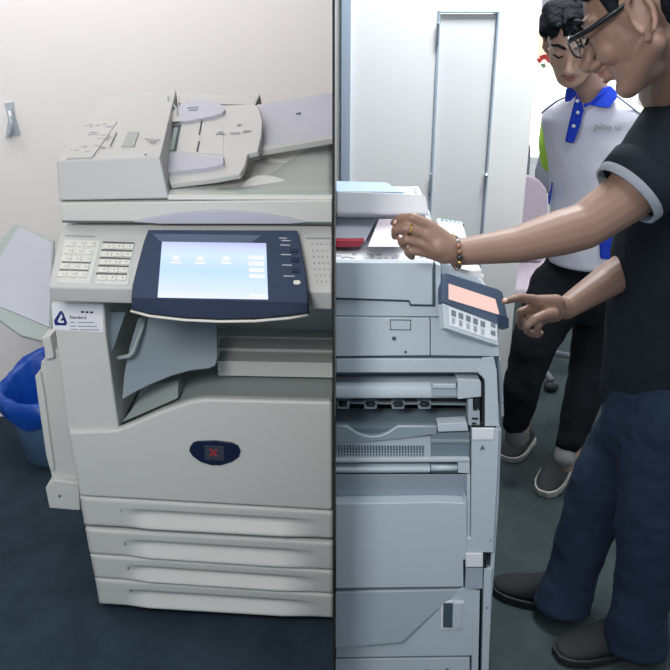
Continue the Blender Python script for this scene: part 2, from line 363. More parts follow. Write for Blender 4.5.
# four paper drawers with a long scooped grip
LX = lambda y: 62+(y-320)*.1263
dr = [((79.5, 497.5), (333, 512.5), (84, 525.5), (333, 539)), ((85, 529.5), (333, 543.5), (89.5, 554), (333, 570.5)),
      ((90, 555.5), (333, 572), (94.5, 578), (333, 594)), ((95, 579.5), (333, 595.5), (99, 604.5), (333, 618.5))]
def sm(t): t = max(0, min(1, t)); return t*t*(3-2*t)
for i, (tl, tr, bl, br) in enumerate(dr):
    bm = bmesh.new(); NU, NV = 64, 22; G = []
    prof = [(0, 0), (.30, 0), (.42, .014), (.52, .018), (.58, .016), (.93, -.011), (1, -.006)]
    def pr(v):
        for (a0, b0), (a1, b1) in zip(prof, prof[1:]):
            if v <= a1: t = sm((v-a0)/(a1-a0)) if a1 < .5 else (v-a0)/(a1-a0); return b0+(b1-b0)*t
        return prof[-1][1]
    for j in range(NV+1):
        v = j/NV; row = []
        for k in range(NU+1):
            u = k/NU
            lx = tl[0]+(bl[0]-tl[0])*v; ly = tl[1]+(bl[1]-tl[1])*v; rx = tr[0]; ry = tr[1]+(br[1]-tr[1])*v
            x = lx+(rx-lx)*u; y = ly+(ry-ly)*u
            w = sm((x-122)/30.0)*sm((322-x)/45.0)
            p = L(x, y, -.012); p.y += pr(v)*w
            e = min(1, min(v, 1-v)*9, u*40) ; p.y += (1-e)**2*.004
            row.append(bm.verts.new(p))
        G.append(row)
    for j in range(NV):
        for k in range(NU): bm.faces.new((G[j][k], G[j+1][k], G[j+1][k+1], G[j][k+1]))
    per = [G[0][k] for k in range(NU+1)]+[G[j][NU] for j in range(1, NV+1)]+[G[NV][k] for k in range(NU-1, -1, -1)]+[G[j][0] for j in range(NV-1, 0, -1)]
    back = [bm.verts.new(v.co+Vector((0, .03, 0))) for v in per]
    for k in range(len(per)): n_ = (k+1) % len(per); bm.faces.new((per[k], per[n_], back[n_], back[k]))
    bm.faces.new(back)
    dw = link('drawer', bm, 'beige', cp, smooth=True)
    mx, my = [(122, 509.5), (126, 542.5), (129, 567), (132, 589.5)][i]
    text('drawer_number', str(i+1), .014, basis(L(mx-2, my+2.5, -.0135), Vector((1, -SH, 0)), Vector((0, 0, 1))), 'ink', dw)
# feet under the drawers
for a_ in (-.62, -.06):
    for y_ in (.1, .55):
        bm = bmesh.new(); yy = Y0L-SH*a_+y_; bm_cone(bm, (a_, yy, .03), .02, (a_, yy, .022), .022); link('caster', bm, 'rubber', cp, smooth=True)
# label sticker on the column
st = Ls('sticker', [(51.5, 303.5), (103, 304.5), (103.5, 332.5), (53, 330)], -.0035, .0012, 'paper', cp, 0, label='white company sticker with a blue triangle logo')
tri = [(60.5, 311), (62.5, 312), (67, 322), (66, 325), (55, 325), (53.5, 321)]
bm = bmesh.new()
for q in ([(60, 311), (62.5, 311.5), (57, 322), (54, 320.5)], [(61, 312), (63, 312.5), (67.3, 323), (64.5, 324)], [(54, 320.5), (57, 321), (61, 325), (55, 325.2)], [(58, 323), (67.2, 323), (66, 325.5), (56, 325.3)], [(63.5, 317), (65, 320), (60.5, 321), (61, 319)]):
    bm_prism(bm, [L(a_, b_, -.0042) for a_, b_ in q], (0, .0008, 0))
link('logo', bm, 'logo_blue', st)
MX = lambda px, py, y=-.0045: basis(L(px, py, y), Vector((1, -SH, 0)), Vector((0, 0, 1)))
text('sticker_text', 'Standard', .0125, MX(69.5, 318.5), 'ink', st)
for (xa, xb, yy, hh, mm) in ((81, 84, 312, 1.8, 'ink'), (85.5, 88.5, 312.2, 1.8, 'ink'), (90, 93, 312.4, 1.8, 'ink'), (70, 75, 322.3, .9, 'print'), (77, 94, 322.5, .9, 'print'), (70, 76, 326, .9, 'print'), (78, 97, 326.3, .9, 'print'), (70, 78, 329.4, .9, 'print'), (80, 99, 329.8, .9, 'print')):
    Ls('sticker_print', [(xa, yy-hh/2), (xb, yy-hh/2+.1), (xb, yy+hh/2+.1), (xa, yy+hh/2)], -.0042, .0008, mm, st, 0)
# control console
DK = .06
def con(px, py, y): return L(px, py, y)
zb = L(52, 304, -.1).z
cpts = [con(62, 224, DK), con(333.3, 225, DK), con(48.5, 287, -.11), con(333.3, 292, -.11), con(51, 301.5, -.10), con(333.3, 310, -.10)]
lo = [Vector((cpts[4].x, cpts[4].y+.16, cpts[4].z)), Vector((cpts[5].x, cpts[5].y+.16, cpts[5].z))]
lo2 = [Vector((cpts[0].x, cpts[0].y+.45, cpts[0].z)), Vector((cpts[1].x, cpts[1].y+.45, cpts[1].z)), Vector((cpts[0].x, cpts[0].y+.45, cpts[4].z+.02)), Vector((cpts[1].x, cpts[1].y+.45, cpts[5].z+.02))]
hull('control_console', cpts+lo, 'beige_top', cp, .005, seg=3)
hull('scanner_body', [cpts[0]+Vector((.004, .02, -.004)), cpts[1]+Vector((0, .02, -.004)), lo[0]+Vector((.004, 0, .003)), lo[1]+Vector((0, 0, .003))]+[v+Vector((.004 if v.x < -.3 else 0, 0, 0)) for v in lo2], 'beige', cp, .004)
# point on the console top plane
A0, A1, A2 = cpts[0], cpts[2], cpts[1]
nrm = (A1-A0).cross(A2-A0).normalized()
if nrm.z < 0: nrm = -nrm
def C(px, py, h=0):
    d_ = ray(px, py); o_ = Vector((0, 0, CAMH)); t = (A0+nrm*h-o_).dot(nrm)/d_.dot(nrm); return o_+d_*t
def Cs(name, px, h, m, parent, bevel=.0008, th=None, **k):
    return slab(name, [C(a_, b_, h) for a_, b_ in px], -nrm*(th or h+.001), m, parent, bevel, **k)
def quad(cx, cy, w, h, sk=-.22, sl=.03): # px quad skewed like the console
    return [(cx-w/2-sk*h/2, cy-h/2-sl*w/2), (cx+w/2-sk*h/2, cy-h/2+sl*w/2), (cx+w/2+sk*h/2, cy+h/2+sl*w/2), (cx-w/2+sk*h/2, cy+h/2-sl*w/2)]
kp = Cs('number_pad', [(64, 239), (101, 240), (90, 284), (57, 282.5)], .0012, 'beige', cp)
for r in range(5):
    for c in range(3):
        cx = 70.5+c*10.3-r*2.2; cy = 243+r*7.7+c*.3
        k_ = Cs('key', quad(cx, cy, 8.0, 5.0), .0045, 'key', kp)
        Cs('key_mark', quad(cx+1.5, cy-.2, 1.4, 1.2), .005, 'print', k_, 0, th=.0004)
    cx = 80.5-r*2.2; Cs('key_row_groove', quad(cx, 247+r*7.7, 29, 1.0), .002, 'line', kp, 0) if r in (2, 3) else None  # dark strip between the key rows
kp2 = Cs('function_pad', [(103, 241), (135, 241.5), (128, 285), (95, 284)], .0012, 'beige', cp)
for r in range(5):
    cxx = 118.5-r*1.75; cy = 244.5+r*7.8
    Cs('key_groove', quad(cxx, cy-2.0, 31, 1.5), .0022, 'line', kp2, 0)
    for c in range(3):
        k_ = Cs('key', quad(cxx+(c-1)*10.2, cy+1.6, 9.4, 4.8), .0045, 'key', kp2)
        Cs('key_mark', quad(cxx+(c-1)*10.2+1, cy+1.4, 1.5, 1.4), .005, 'print', k_, 0, th=.0004)
Cs('console_text', quad(80, 236, 30, 1.2, 0), .0006, 'print', cp, 0)
# touch screen unit
ts_o = [(148, 229.5), (297, 230), (300.5, 244), (305, 268), (307.5, 290), (308, 303), (131, 298), (132, 285), (139, 258), (144, 240)]
ts = Cs('touch_screen_unit', ts_o, .022, 'navy', cp, .003)
pts = [C(131, 297, .022), C(308, 302, .022), C(131, 309, .012), C(150, 313.5, .018), C(185, 317, .02), C(220, 318.5, .02), C(255, 318, .02), C(290, 315, .018), C(308, 313, .012)]
pts = pts+[p-nrm*.02+Vector((0, .02, 0)) for p in pts]
hull('screen_chin', pts, 'navy2', ts, .003)
tube('screen_trim', [C(131, 311, .004), C(150, 316, .008), C(185, 320, .009), C(220, 321.5, .009), C(255, 321, .009), C(290, 318, .008), C(308, 315, .004)], .0035, 'key', ts)
Cs('screen_bezel', [(152, 233.5), (262, 235), (252, 242.5), (160, 241)], .0235, 'navygrey', ts, .001, th=.003)
sc = Cs('screen', [(162, 241.5), (266, 243), (268, 299), (157.5, 297)], .024, 'scr_l', ts, .0005, th=.003)
for q in ((176, 258), (200, 258.5), (226, 258.5)):
    Cs('icon', quad(q[0], q[1], 7, 4.5, -.05), .0246, 'icon2', sc, 0, th=.0004); Cs('icon_caption', quad(q[0], q[1]+4.5, 11, 1.8, -.05), .0246, 'icon2', sc, 0, th=.0004)
for q in ((256, 257.5), (256.3, 263.5), (256.6, 270), (257, 276), (258, 296)):
    Cs('soft_button', quad(q[0], q[1], 15.5, 4.2, -.02), .0246, 'icon2', sc, 0, th=.0004)
for i, (x_, y_) in enumerate(((294, 250), (295, 259.5), (296, 270))):
    Cs('side_button', quad(x_, y_, 8, 3.6, .1), .025, 'navy2', ts)
    Cs('button_text', quad(x_-9, y_-5, 10, .9, .1), .0226, 'lilac', ts, 0, th=.0004)
Cs('button_text', quad(283, 238, 8, .9, .1), .0226, 'lilac', ts, 0, th=.0004); Cs('button_text', quad(286, 240.5, 9, .9, .1), .0226, 'lilac', ts, 0, th=.0004)
Cs('button_text', quad(289, 276, 11, .9, .1), .0226, 'lilac', ts, 0, th=.0004)
Cs('start_button', [(294, 280), (299, 280), (301, 282), (299.5, 284), (294.5, 284), (293, 282)], .025, 'key', ts, label='pale start button')
bm = bmesh.new()
for r in range(7):
    for c in range(5):
        bm_prism(bm, [C(a_, b_, .0012) for a_, b_ in quad(312+c*4.6+r*.8, 244+r*6.2, 1.1, 1.1)], -nrm*.001)
link('status_marks', bm, 'print', cp)
Cs('marks_plate', [(306, 237.5), (331, 237.5), (333, 238.6), (306, 238.6)], .001, 'print', cp, 0)
# lid and document feeder
lid = hull('platen_lid', [L(57, 203, .04), L(333.3, 200, .04), L(62, 221.5, .04), L(333.3, 223, .04)]+[v+Vector((0, .5, dz)) for v, dz in ((L(57, 203, .04), .02), (L(333.3, 200, .04), .02), (L(62, 221.5, .04), .0), (L(333.3, 223, .04), 0))], 'beige', cp, .004)
Ls('lid_grip', [(133, 222), (150, 218), (175, 213.5), (205, 211), (235, 211), (262, 213.5), (290, 218), (310, 222.3), (290, 224), (160, 224)], .032, .012, 'lilac', lid, .002)
Ls('lid_gap', [(62, 221), (333, 223), (333, 224.6), (62.5, 222.6)], .037, .01, 'line', lid, 0)
fb = [L(58, 201, .045), L(169, 199, .045)]
ft = [L(56, 161, .06), L(160, 156.5, .06)]
bt = [L(107, 94, .60), L(176, 89, .60)]
back = [Vector((bt[0].x-.0, bt[0].y+.05, fb[0].z)), Vector((bt[1].x, bt[1].y+.05, fb[1].z))]
ad = hull('feeder_cover', fb+ft+bt+back, 'beige_top', cp, .006, seg=3)
n2 = (bt[0]-ft[0]).cross(ft[1]-ft[0]).normalized()
if n2.z < 0: n2 = -n2
def D(px, py, h=0, base=None):
    d_ = ray(px, py); o_ = Vector((0, 0, CAMH)); t = (ft[0]+n2*h-o_).dot(n2)/d_.dot(n2); return o_+d_*t
def Dbar(name, x0, y0, x1, y1, w, m, h=.0012, parent=None):
    dx, dy = x1-x0, y1-y0; l_ = math.hypot(dx, dy); nx, ny = -dy/l_*w/2, dx/l_*w/2
    return slab(name, [D(x0+nx, y0+ny, h), D(x1+nx, y1+ny, h), D(x1-nx, y1-ny, h), D(x0-nx, y0-ny, h)], -n2*.001, m, parent or ad, 0)
Dbar('cover_slit', 116.5, 132.5, 110, 146, .8, 'slot', .0042)
rc = slab('cover_recess', [D(128, 131.5, .004), D(139, 131.5, .004), D(134, 146, .004), D(121.5, 146, .004)], -n2*.004, 'output', ad, .0005)
bm = bmesh.new()
random.seed(3)
for (cx, cy, w, h, n_) in ((95, 124, 22, 5, 7), (103, 137, 12, 5, 6), (90, 133, 8, 3, 6), (78, 148, 18, 7, 7), (96, 147, 10, 5, 3), (150, 141, 12, 9, 9), (108, 126, 14, 3, 4)):
    bm = bmesh.new()
    for _ in range(n_):
        x = cx+(random.random()-.5)*w; y = cy+(random.random()-.5)*h; ln = 2+random.random()*4
        bm_prism(bm, [D(x, y, .0041), D(x+ln, y-.1, .0041), D(x+ln-.2, y+.5, .0041), D(x-.2, y+.6, .0041)], -n2*.0004)
    link('printed_diagram', bm, 'print', ad)
slab('diagram_label', [D(89, 122.5, .0036), D(117, 121.5, .0036), D(92, 157, .0036), D(66, 158, .0036)], -n2*.003, 'beige_top', ad, 0)
text('cover_mark', 'e', .012, basis(D(144, 155, .003), Vector((1, -.08, 0)), (bt[0]-ft[0])), 'ink', ad)
# output tray base under the input tray
ob = [L(166, 195, .05), L(333.3, 195, .05), L(333.3, 199.8, .045), L(168, 200, .045)]
z0 = ob[2].z
rb = [Vector((L(181, 100, .60).x, Y0L+.6-SH*-.3, z0)), Vector((-.0055, Y0L+.6, z0))]
hull('output_tray_base', [ob[0], ob[1], ob[2], ob[3], rb[0], rb[1], rb[0]+Vector((0, 0, .03)), rb[1]+Vector((0, 0, .09))], 'beige', cp, .002)
bm = bmesh.new(); G = []
rows = [(171, 194.5, 333, 194.5, .055), (174, 189, 333, 188, .09), (178, 181, 333, 177, .17), (184, 172, 333, 164, .27), (196, 160, 333, 152, .38), (206, 150, 333, 142, .48)]
for (xa, ya, xb, yb, yy) in rows:
    row = []
    for k in range(25):
        t = k/24; p = L(xa+(xb-xa)*t, ya+(yb-ya)*t, yy); p.z += .010*sm((t-.35)/.5) - .012*(1-sm(t/.3)); row.append(bm.verts.new(p))
    G.append(row)
for a_, b_ in zip(G, G[1:]):
    for k in range(24): bm.faces.new((a_[k], a_[k+1], b_[k+1], b_[k]))
r_ = bmesh.ops.extrude_face_region(bm, geom=list(bm.faces)); bmesh.ops.translate(bm, vec=(0, 0, -.03), verts=[g for g in r_['geom'] if isinstance(g, bmesh.types.BMVert)])
link('output_surface', bm, 'output', cp, smooth=True)
for (x0_, x1_, yb_, h_, yy) in ((240, 300, 187, 12, .1), (250, 296, 165, 7, .27)):
    bm = bmesh.new(); A_ = []; B_ = []
    for k in range(13):
        t = k/12; x_ = x0_+(x1_-x0_)*t; hh = h_*math.sin(math.pi*t**.75)
        A_.append(L(x_, yb_-hh, yy+.004*hh)); B_.append(L(x_, yb_+3, yy-.01))
    bm_prism(bm, A_+B_[::-1], (0, .02, -.004)); link('output_rise', bm, 'beige', cp, .002)
# input tray
ip = [(161, 160, .10), (170, 183.5, .085), (215, 178, .085), (240, 173.5, .085), (245, 166, .12), (248, 153.5, .2), (258, 151, .22), (261.5, 136, .33), (262.5, 121, .42), (260, 110, .48), (256, 104, .52), (225, 105, .52), (182, 101, .52), (172, 118, .42), (166, 140, .26)]
ipw = [L(*p) for p in ip]
pn = (ipw[3]-ipw[1]).cross(ipw[12]-ipw[1]).normalized()
if pn.z < 0: pn = -pn
def I(px, py, h=0):
    d_ = ray(px, py); o_ = Vector((0, 0, CAMH)); t = (ipw[1]+pn*h-o_).dot(pn)/d_.dot(pn); return o_+d_*t
it = slab('input_tray', [I(p[0], p[1]) for p in ip], -pn*.016, 'beige_top', cp, .004, seg=3)
def Is(name, px, h, m, parent=None, bevel=.001, th=None, **k): return slab(name, [I(a_, b_, h) for a_, b_ in px], -pn*(th or h+.001), m, parent or it, bevel, **k)
Is('rear_guide', [(176, 113), (180, 104), (188, 100.5), (200, 99.5), (213, 101), (222, 105), (225, 109.5), (222, 113), (212, 116), (200, 118.5), (186, 121), (179, 121)], .010, 'lilac')
Is('front_guide', [(163, 153), (172, 152), (186, 153), (205, 156), (223, 156), (223.5, 164), (205, 168), (186, 170), (168, 172)], .010, 'lilac')
Is('feed_slot', [(172, 126), (181, 124.5), (176, 150.5), (165.5, 151)], .002, 'slot')
Is('feed_roller', [(174, 127.5), (178, 127), (173.5, 149.5), (169, 150)], .005, 'cavity')
Is('tray_bed', [(182, 122), (224, 120), (223, 155), (180, 152)], .0012, 'beige_top')
Is('size_mark', [(201, 120.5), (202.4, 120.5), (200, 135), (198.6, 135)], .0028, 'ink', th=.0005); Is('size_mark', [(198.5, 141), (199.9, 141), (197.8, 151.5), (196.2, 151.5)], .0028, 'ink', th=.0005)
bm = bmesh.new()
for (x, y, w) in ((216, 133.5, 9), (230, 132.5, 10), (243, 130.5, 8), (237, 124, 5), (218, 131.6, 5), (187, 107, 12), (189, 109.2, 9)):
    h_ = .0116 if x < 200 else .003
    bm = bmesh.new(); bm_prism(bm, [I(x, y, h_), I(x+w, y-w*.06, h_), I(x+w-.3, y+1.1-w*.06, h_), I(x-.3, y+1.2, h_)], -pn*.0006); link('tray_print', bm, 'print', it)
tube('paper_lever', [I(168, 97, .02), I(168.5, 101, .018), I(172, 103.5, .014), I(176, 108, .012), I(178, 118, .01)], [.003, .003, .0028, .004, .004], 'cavity', it)
hull('lever_block', [I(171, 112, .014), I(176, 108, .014), I(181, 121, .012), I(172, 122, .012), I(170, 122, .0), I(182, 122, 0)], 'beige_top', it, .002)
ex = [(256.5, 104.5, .52), (295, 98, .55), (333.2, 92.5, .58), (333.2, 137, .33), (295, 142, .33), (262, 149, .25), (262.5, 121, .42)]
et = slab('tray_extension', [L(*p) for p in ex], (0, 0, -.01), 'lilac', cp, .002)
slab('extension_lip', [L(262, 147, .25), L(333.2, 136, .32), L(333.2, 138.5, .31), L(262, 150.5, .24)], (0, 0, -.014), 'beige_top', cp, .001)
slab('extension_mark', [L(a_, b_, .46)+Vector((0, 0, .0015)) for a_, b_ in ((296, 113.5), (301, 112.8), (301, 116), (296.5, 116.6))], (0, 0, -.002), 'print', et, 0)
# rear housing of the feeder
hull('feeder_rear', [L(178, 95, .6), L(260, 94, .6), L(178, 103, .53), L(255, 105, .54), Vector((-.45, 2.62, z0)), Vector((-.2, 2.6, z0))], 'beige_top', cp, .003)
# side unit at the left
su = [(36, 378), (46, 360), (53, 352), (60, 350), (83, 512), (78, 511), (57, 362)]
Ls('side_unit', [(41, 362), (58, 348), (70, 432), (80, 487), (53, 484), (50, 470), (39, 385)], .05, .45, 'beige', cp, .004)
Ls('side_unit_flap', [(35, 376), (40, 372), (44, 395), (54, 470), (50, 470), (46, 455), (38, 400)], .035, .3, 'beige', cp, .002)
Ls('side_unit_foot', [(45, 488), (54, 480), (79, 483), (80, 511), (49, 508.5)], .03, .45, 'beige', cp, .005)
tube('foot_screw', [L(59.5, 496, .026), L(59.5, 496, .034)], .0035, 'slot', cp)
Ls('side_hinge', [(41, 338), (50, 336), (54, 358), (45, 360), (44, 348)], .03, .06, 'beige', cp, .003)
# slanting side tray with paper
tr_ = [(-30, 295, .20), (-20, 270, .3), (17.5, 224, .45), (53, 240, .42), (53, 330, .1), (20, 316, .13)]
trw = [L(*p) for p in tr_]
tn = (trw[4]-trw[0]).cross(trw[2]-trw[0]).normalized()
if tn.y > 0: tn = -tn
def T(px, py, h=0):
    d_ = ray(px, py); o_ = Vector((0, 0, CAMH)); t = (trw[0]+tn*h-o_).dot(tn)/d_.dot(tn); return o_+d_*t
slab('side_tray', [T(-34, 296), T(-28, 275), T(14, 224), T(19, 226), T(54, 240), T(51, 343), T(20, 335)], -tn*.012, 'cavity', cp, .003)
ps = thing('paper_sheet', T(10, 300, .002), 'large white sheet of paper lying on the slanted tray left of the grey photocopier', 'paper')
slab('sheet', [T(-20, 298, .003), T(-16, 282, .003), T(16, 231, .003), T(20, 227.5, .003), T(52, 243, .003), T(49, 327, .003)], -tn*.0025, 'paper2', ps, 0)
ps2 = ps
for ch in list(ps.children):
    wl = wloc(ps); me = ch.data; me.transform(Matrix.Translation(wl)); bpy.data.objects.remove(ch); bpy.data.objects.remove(ps); o = linkme('paper_sheet', me, None, None)
    tag(o, 'large white sheet of paper lying on the slanted tray left of the grey photocopier', 'paper')
# bin
bc = Vector((-1.12, 2.9, 0)); bn = thing('waste_bin', bc, 'translucent blue round waste bin lined with a bright blue bag beside the photocopier', 'bin')
H_ = .30; R0, R1 = .135, .185; ZX, ZY, ZZ = Vector((1, 0, 0)), Vector((0, 1, 0)), Vector((0, 0, 1))
bm = bmesh.new(); bm_loft(bm, [ring(bc+ZZ*.004, ZX*.12, ZY*.12, 40), ring(bc+ZZ*.012, ZX*R0, ZY*R0, 40), ring(bc+ZZ*(H_-.06), ZX*.172, ZY*.172, 40), ring(bc+ZZ*H_, ZX*R1, ZY*R1, 40), ring(bc+ZZ*H_, ZX*(R1-.006), ZY*(R1-.006), 40), ring(bc+ZZ*.016, ZX*(R0-.006), ZY*(R0-.006), 40)])
link('bin_body', bm, 'bin', bn, smooth=True)
bm = bmesh.new(); rings = []
for k, (r_, z_) in enumerate(((.188, .215), (.2, .235), (.204, .28), (.200, .31), (.190, .320), (.166, .30), (.146, .2), (.114, .06))):
    rr = []
    for i in range(60):
        a_ = 2*math.pi*i/60; w = .006*math.sin(a_*9+k*1.3)+.004*math.sin(a_*17+k)
        zz = z_+(.012*math.sin(a_*5+1) if k in (0, 1) else 0)+(.085*max(0, math.sin(a_))**1.5*(1 if 2 < k < 6 else .5 if k == 2 else 0))
        rr.append(bc+Vector(((r_+w)*math.cos(a_), (r_+w)*math.sin(a_), zz)))
    rings.append(rr)
bm_loft(bm, rings, cap=False); bm.faces.new([v for v in bm.verts][-60:])
link('bin_bag', bm, 'bag', bn, smooth=True, label='bright blue plastic liner folded over the rim')
# wall hook
wh = P(8, 105, 3.2); hk = thing('wall_hook', wh, 'small chrome hook fixed to the white wall above the paper tray', 'hook')
q = [P(4, 103, 3.193), P(13, 102, 3.193), P(15, 116, 3.193), P(20, 134, 3.193), P(5, 138, 3.193), P(8, 120, 3.193)]
slab('hook_plate', q, (0, .007, 0), 'hookmetal', hk, .002)
tube('hook_arm', [P(9, 110, 3.19), P(10, 113, 3.165), P(11.5, 124, 3.16), P(12, 132, 3.165), P(10, 135, 3.185)], [.008, .009, .008, .009, .01], 'hookmetal', hk)

def walk(o):
    for c in o.children: yield c; yield from walk(c)
for c in walk(cp):
    if c.type == 'MESH':
        w = wloc(c).x
        for v in c.data.vertices:
            if v.co.x+w > -.0065: v.co.x = -.0065-w
# ------------------------------------------------------------------ right copier
YR = 1.58
rp = thing('printing_machine', (.17, 1.95, 0), 'tall cool grey office printing machine seen side on with its paper exit open', 'photocopier')
X0 = .0012
def PX(px, py, Y):       # clamp to the divider face
    p = P(px, py, Y); p.x = max(p.x, X0); return p
def rs(name, px, Y, th, m, parent=None, bevel=.002, **k):
    return slab(name, [PX(a_, b_, Y) for a_, b_ in px], (0, th, 0), m, parent or rp, bevel, **k)
E = 330
# base body with the two openings cut out of the front outline
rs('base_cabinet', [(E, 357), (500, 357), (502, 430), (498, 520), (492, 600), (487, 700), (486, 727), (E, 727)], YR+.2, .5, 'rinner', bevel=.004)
rs('top_band', [(E, 358.5), (481, 359), (481, 373), (E, 373)], YR, .2, 'rgrey', bevel=.003)
rs('right_frame', [(481.5, 358.5), (494, 356.5), (497, 370), (499.5, 427), (484.5, 427), (484.5, 384), (483, 378), (478, 373.5), (478, 371)], YR-.002, .202, 'rgrey', bevel=.003)
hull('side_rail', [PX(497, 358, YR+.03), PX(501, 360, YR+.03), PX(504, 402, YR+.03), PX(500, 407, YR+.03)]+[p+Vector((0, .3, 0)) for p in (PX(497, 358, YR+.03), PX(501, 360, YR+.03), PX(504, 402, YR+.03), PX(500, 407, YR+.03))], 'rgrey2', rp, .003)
rs('frame_gap', [(482.8, 378), (484.6, 380), (484.6, 425), (482.2, 425)], YR-.0025, .03, 'rubber', bevel=0)
# roller cover
A = PX(E, 390.5, YR+.02); B = PX(457, 390, YR+.02)
bm = bmesh.new(); rr = .0165
prof = [(.03, .02), (0, .02), (-.012, .012), (-.016, 0), (-.014, -.012), (-.004, -.0165), (.03, -.0165)]
bm_loft(bm, [[A+Vector((0, y_, z_)) for y_, z_ in prof], [B+Vector((0, y_, z_)) for y_, z_ in prof]])
link('roller_cover', bm, 'rgrey', rp, .002)
rs('cover_catch', [(432, 383), (456.5, 383.5), (456.5, 397), (432, 396.5)], YR, .012, 'rgrey2')
rs('cover_catch_lip', [(432.5, 384), (456, 384.5), (456, 389), (432.5, 388.5)], YR-.004, .008, 'rgrey')
rs('exit_end_block', [(457.5, 379), (480, 380), (481.5, 383), (481.5, 397), (470, 398), (457.5, 399.5)], YR+.002, .1, 'rgrey')
rs('recess_back', [(E, 371), (482, 371), (482, 384), (E, 384)], YR+.06, .1, 'rdark')  # shading of the recess is put into the darker plastic colour
rs('exit_slot', [(E, 397), (468, 398), (468, 405), (E, 404)], YR+.06, .05, 'rubber', bevel=0)
for cx in (343, 370.5, 398, 424.5):
    h_ = rs('roller_holder', [(cx-7, 401.5), (cx+7, 401.5), (cx+6, 409), (cx-6, 409)], YR+.03, .03, 'rinner', bevel=.001)
    c0 = PX(cx-4, 404, YR+.028); c1 = PX(cx+4, 404, YR+.028); tube('exit_roller', [c0, c1], .006, 'rubber', h_, n=12)
rs('exit_rail', [(350, 402.5), (466, 404), (466, 405.2), (350, 403.6)], YR+.03, .01, 'rinner', bevel=0)
# exit slope (visible inner surface) then tongue
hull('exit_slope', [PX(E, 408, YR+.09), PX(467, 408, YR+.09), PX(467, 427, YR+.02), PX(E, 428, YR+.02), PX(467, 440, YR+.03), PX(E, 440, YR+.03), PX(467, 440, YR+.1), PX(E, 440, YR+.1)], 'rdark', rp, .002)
arc = [(E, 427.5), (346, 427.5), (351, 430.5), (357, 434.5), (364, 437), (373, 438), (381, 437), (388, 434), (394, 430), (398, 427.5), (437, 427.5)]
rs('exit_plate', arc+[(437, 434), (430, 435), (400, 439), (365, 442), (E, 443)], YR+.006, .02, 'rinner', bevel=.0012)
bm = bmesh.new(); bm_tube(bm, [PX(a_, b_-1.2, YR+.008) for a_, b_ in arc], .0022, 6); link('exit_edge', bm, 'rgrey', rp, smooth=True)
rs('catch_light', [(437.5, 424), (467, 422.5), (468.5, 431), (438, 432)], YR, .03, 'rgrey', bevel=.0015)
rs('latch_lever', [(468, 400), (473, 399), (473, 411), (480, 411.5), (480, 426), (468.5, 425.5)], YR+.004, .03, 'rgrey2', bevel=.0012)
rs('latch_slot', [(474.5, 399), (478, 398.5), (477, 410), (474, 410)], YR+.003, .02, 'rubber', bevel=0)
rs('latch_slot', [(472, 418), (478, 418), (478, 419.6), (472, 419.6)], YR+.002, .02, 'rubber', bevel=0)
rs('latch_slot', [(472, 423), (476, 423), (476, 424.4), (472, 424.4)], YR+.002, .02, 'rubber', bevel=0)
# perforated panel
hull('vent_panel', [PX(E, 442, YR+.012), PX(431, 436, YR+.012), PX(431, 460, YR+.004), PX(E, 461, YR+.004)]+[p+Vector((0, .05, 0)) for p in (PX(E, 442, YR+.012), PX(431, 436, YR+.012), PX(431, 460, YR+.004), PX(E, 461, YR+.004))], 'rgrey2', rp, .001)
bm = bmesh.new()
for r in range(5):
    for c in range(31):
        x = 336+c*2.9; y = 447.2+r*2.6; bm_prism(bm, [PX(a_, b_, YR+.0045) for a_, b_ in ((x-.7, y-.65), (x+.7, y-.65), (x+.7, y+.65), (x-.7, y+.65))], (0, .006, 0))
link('vent_holes', bm, 'slot', rp)
rs('side_box', [(431, 433.5), (470, 432), (470, 456), (431, 456)], YR+.008, .06, 'rdark', bevel=.002)
rs('side_box_ledge', [(431, 440), (470, 440), (470, 443), (431, 443)], YR+.004, .01, 'rinner', bevel=.001)
rs('middle_rail', [(E, 459), (470, 458.5), (470, 462), (E, 462.5)], YR-.002, .05, 'rgrey', bevel=.0015)
A = PX(E, 468.3, YR+.012); B = PX(430, 468, YR+.012)
bm = bmesh.new(); prof = [(.03, .011), (0, .011), (-.009, .006), (-.011, 0), (-.008, -.007), (0, -.011), (.03, -.011)]
bm_loft(bm, [[A+Vector((0, y_, z_)) for y_, z_ in prof], [B+Vector((0, y_, z_)) for y_, z_ in prof]])
link('lower_roller_cover', bm, 'rgrey', rp, .0015)
rs('grip_recess', [(430.5, 462.5), (458, 462.5), (458, 473), (430.5, 473)], YR+.014, .03, 'rdark', bevel=.001)
tube('grip_bar', [PX(431, 467.5, YR+.006), PX(457, 467.5, YR+.006)], .0075, 'rgrey', rp, n=14)
rs('rail_end_block', [(458, 462.5), (470, 462.5), (470, 473.5), (458, 473)], YR, .04, 'rgrey', bevel=.0015)
# band under the rail, slanting inwards
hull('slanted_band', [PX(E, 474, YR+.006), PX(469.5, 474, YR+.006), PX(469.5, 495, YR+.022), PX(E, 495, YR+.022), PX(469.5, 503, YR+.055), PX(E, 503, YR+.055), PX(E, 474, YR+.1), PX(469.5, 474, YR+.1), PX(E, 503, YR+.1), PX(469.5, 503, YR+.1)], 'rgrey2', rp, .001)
rs('lower_door', [(E, 504), (400, 503), (440, 502), (464, 503.5), (465, 498), (467, 498), (467, 560), (463.5, 560), (463.5, 587), (E, 588.5)], YR-.006, .1, 'rgrey', bevel=.0035)
rs('door_frame_strip', [(467, 475), (470.5, 475), (470, 537), (467, 537)], YR-.001, .05, 'rgrey', bevel=.001)
rs('column_cover', [(472, 428), (496, 428), (499.5, 430), (498, 470), (493.5, 553), (466.5, 553), (466.5, 538), (470.8, 538)], YR-.006, .205, 'rgrey', bevel=.003)
rs('column_cover_cap', [(472, 428.5), (494.5, 428.5), (494, 440), (472.3, 440)], YR-.009, .006, 'rwhite', bevel=.0015)
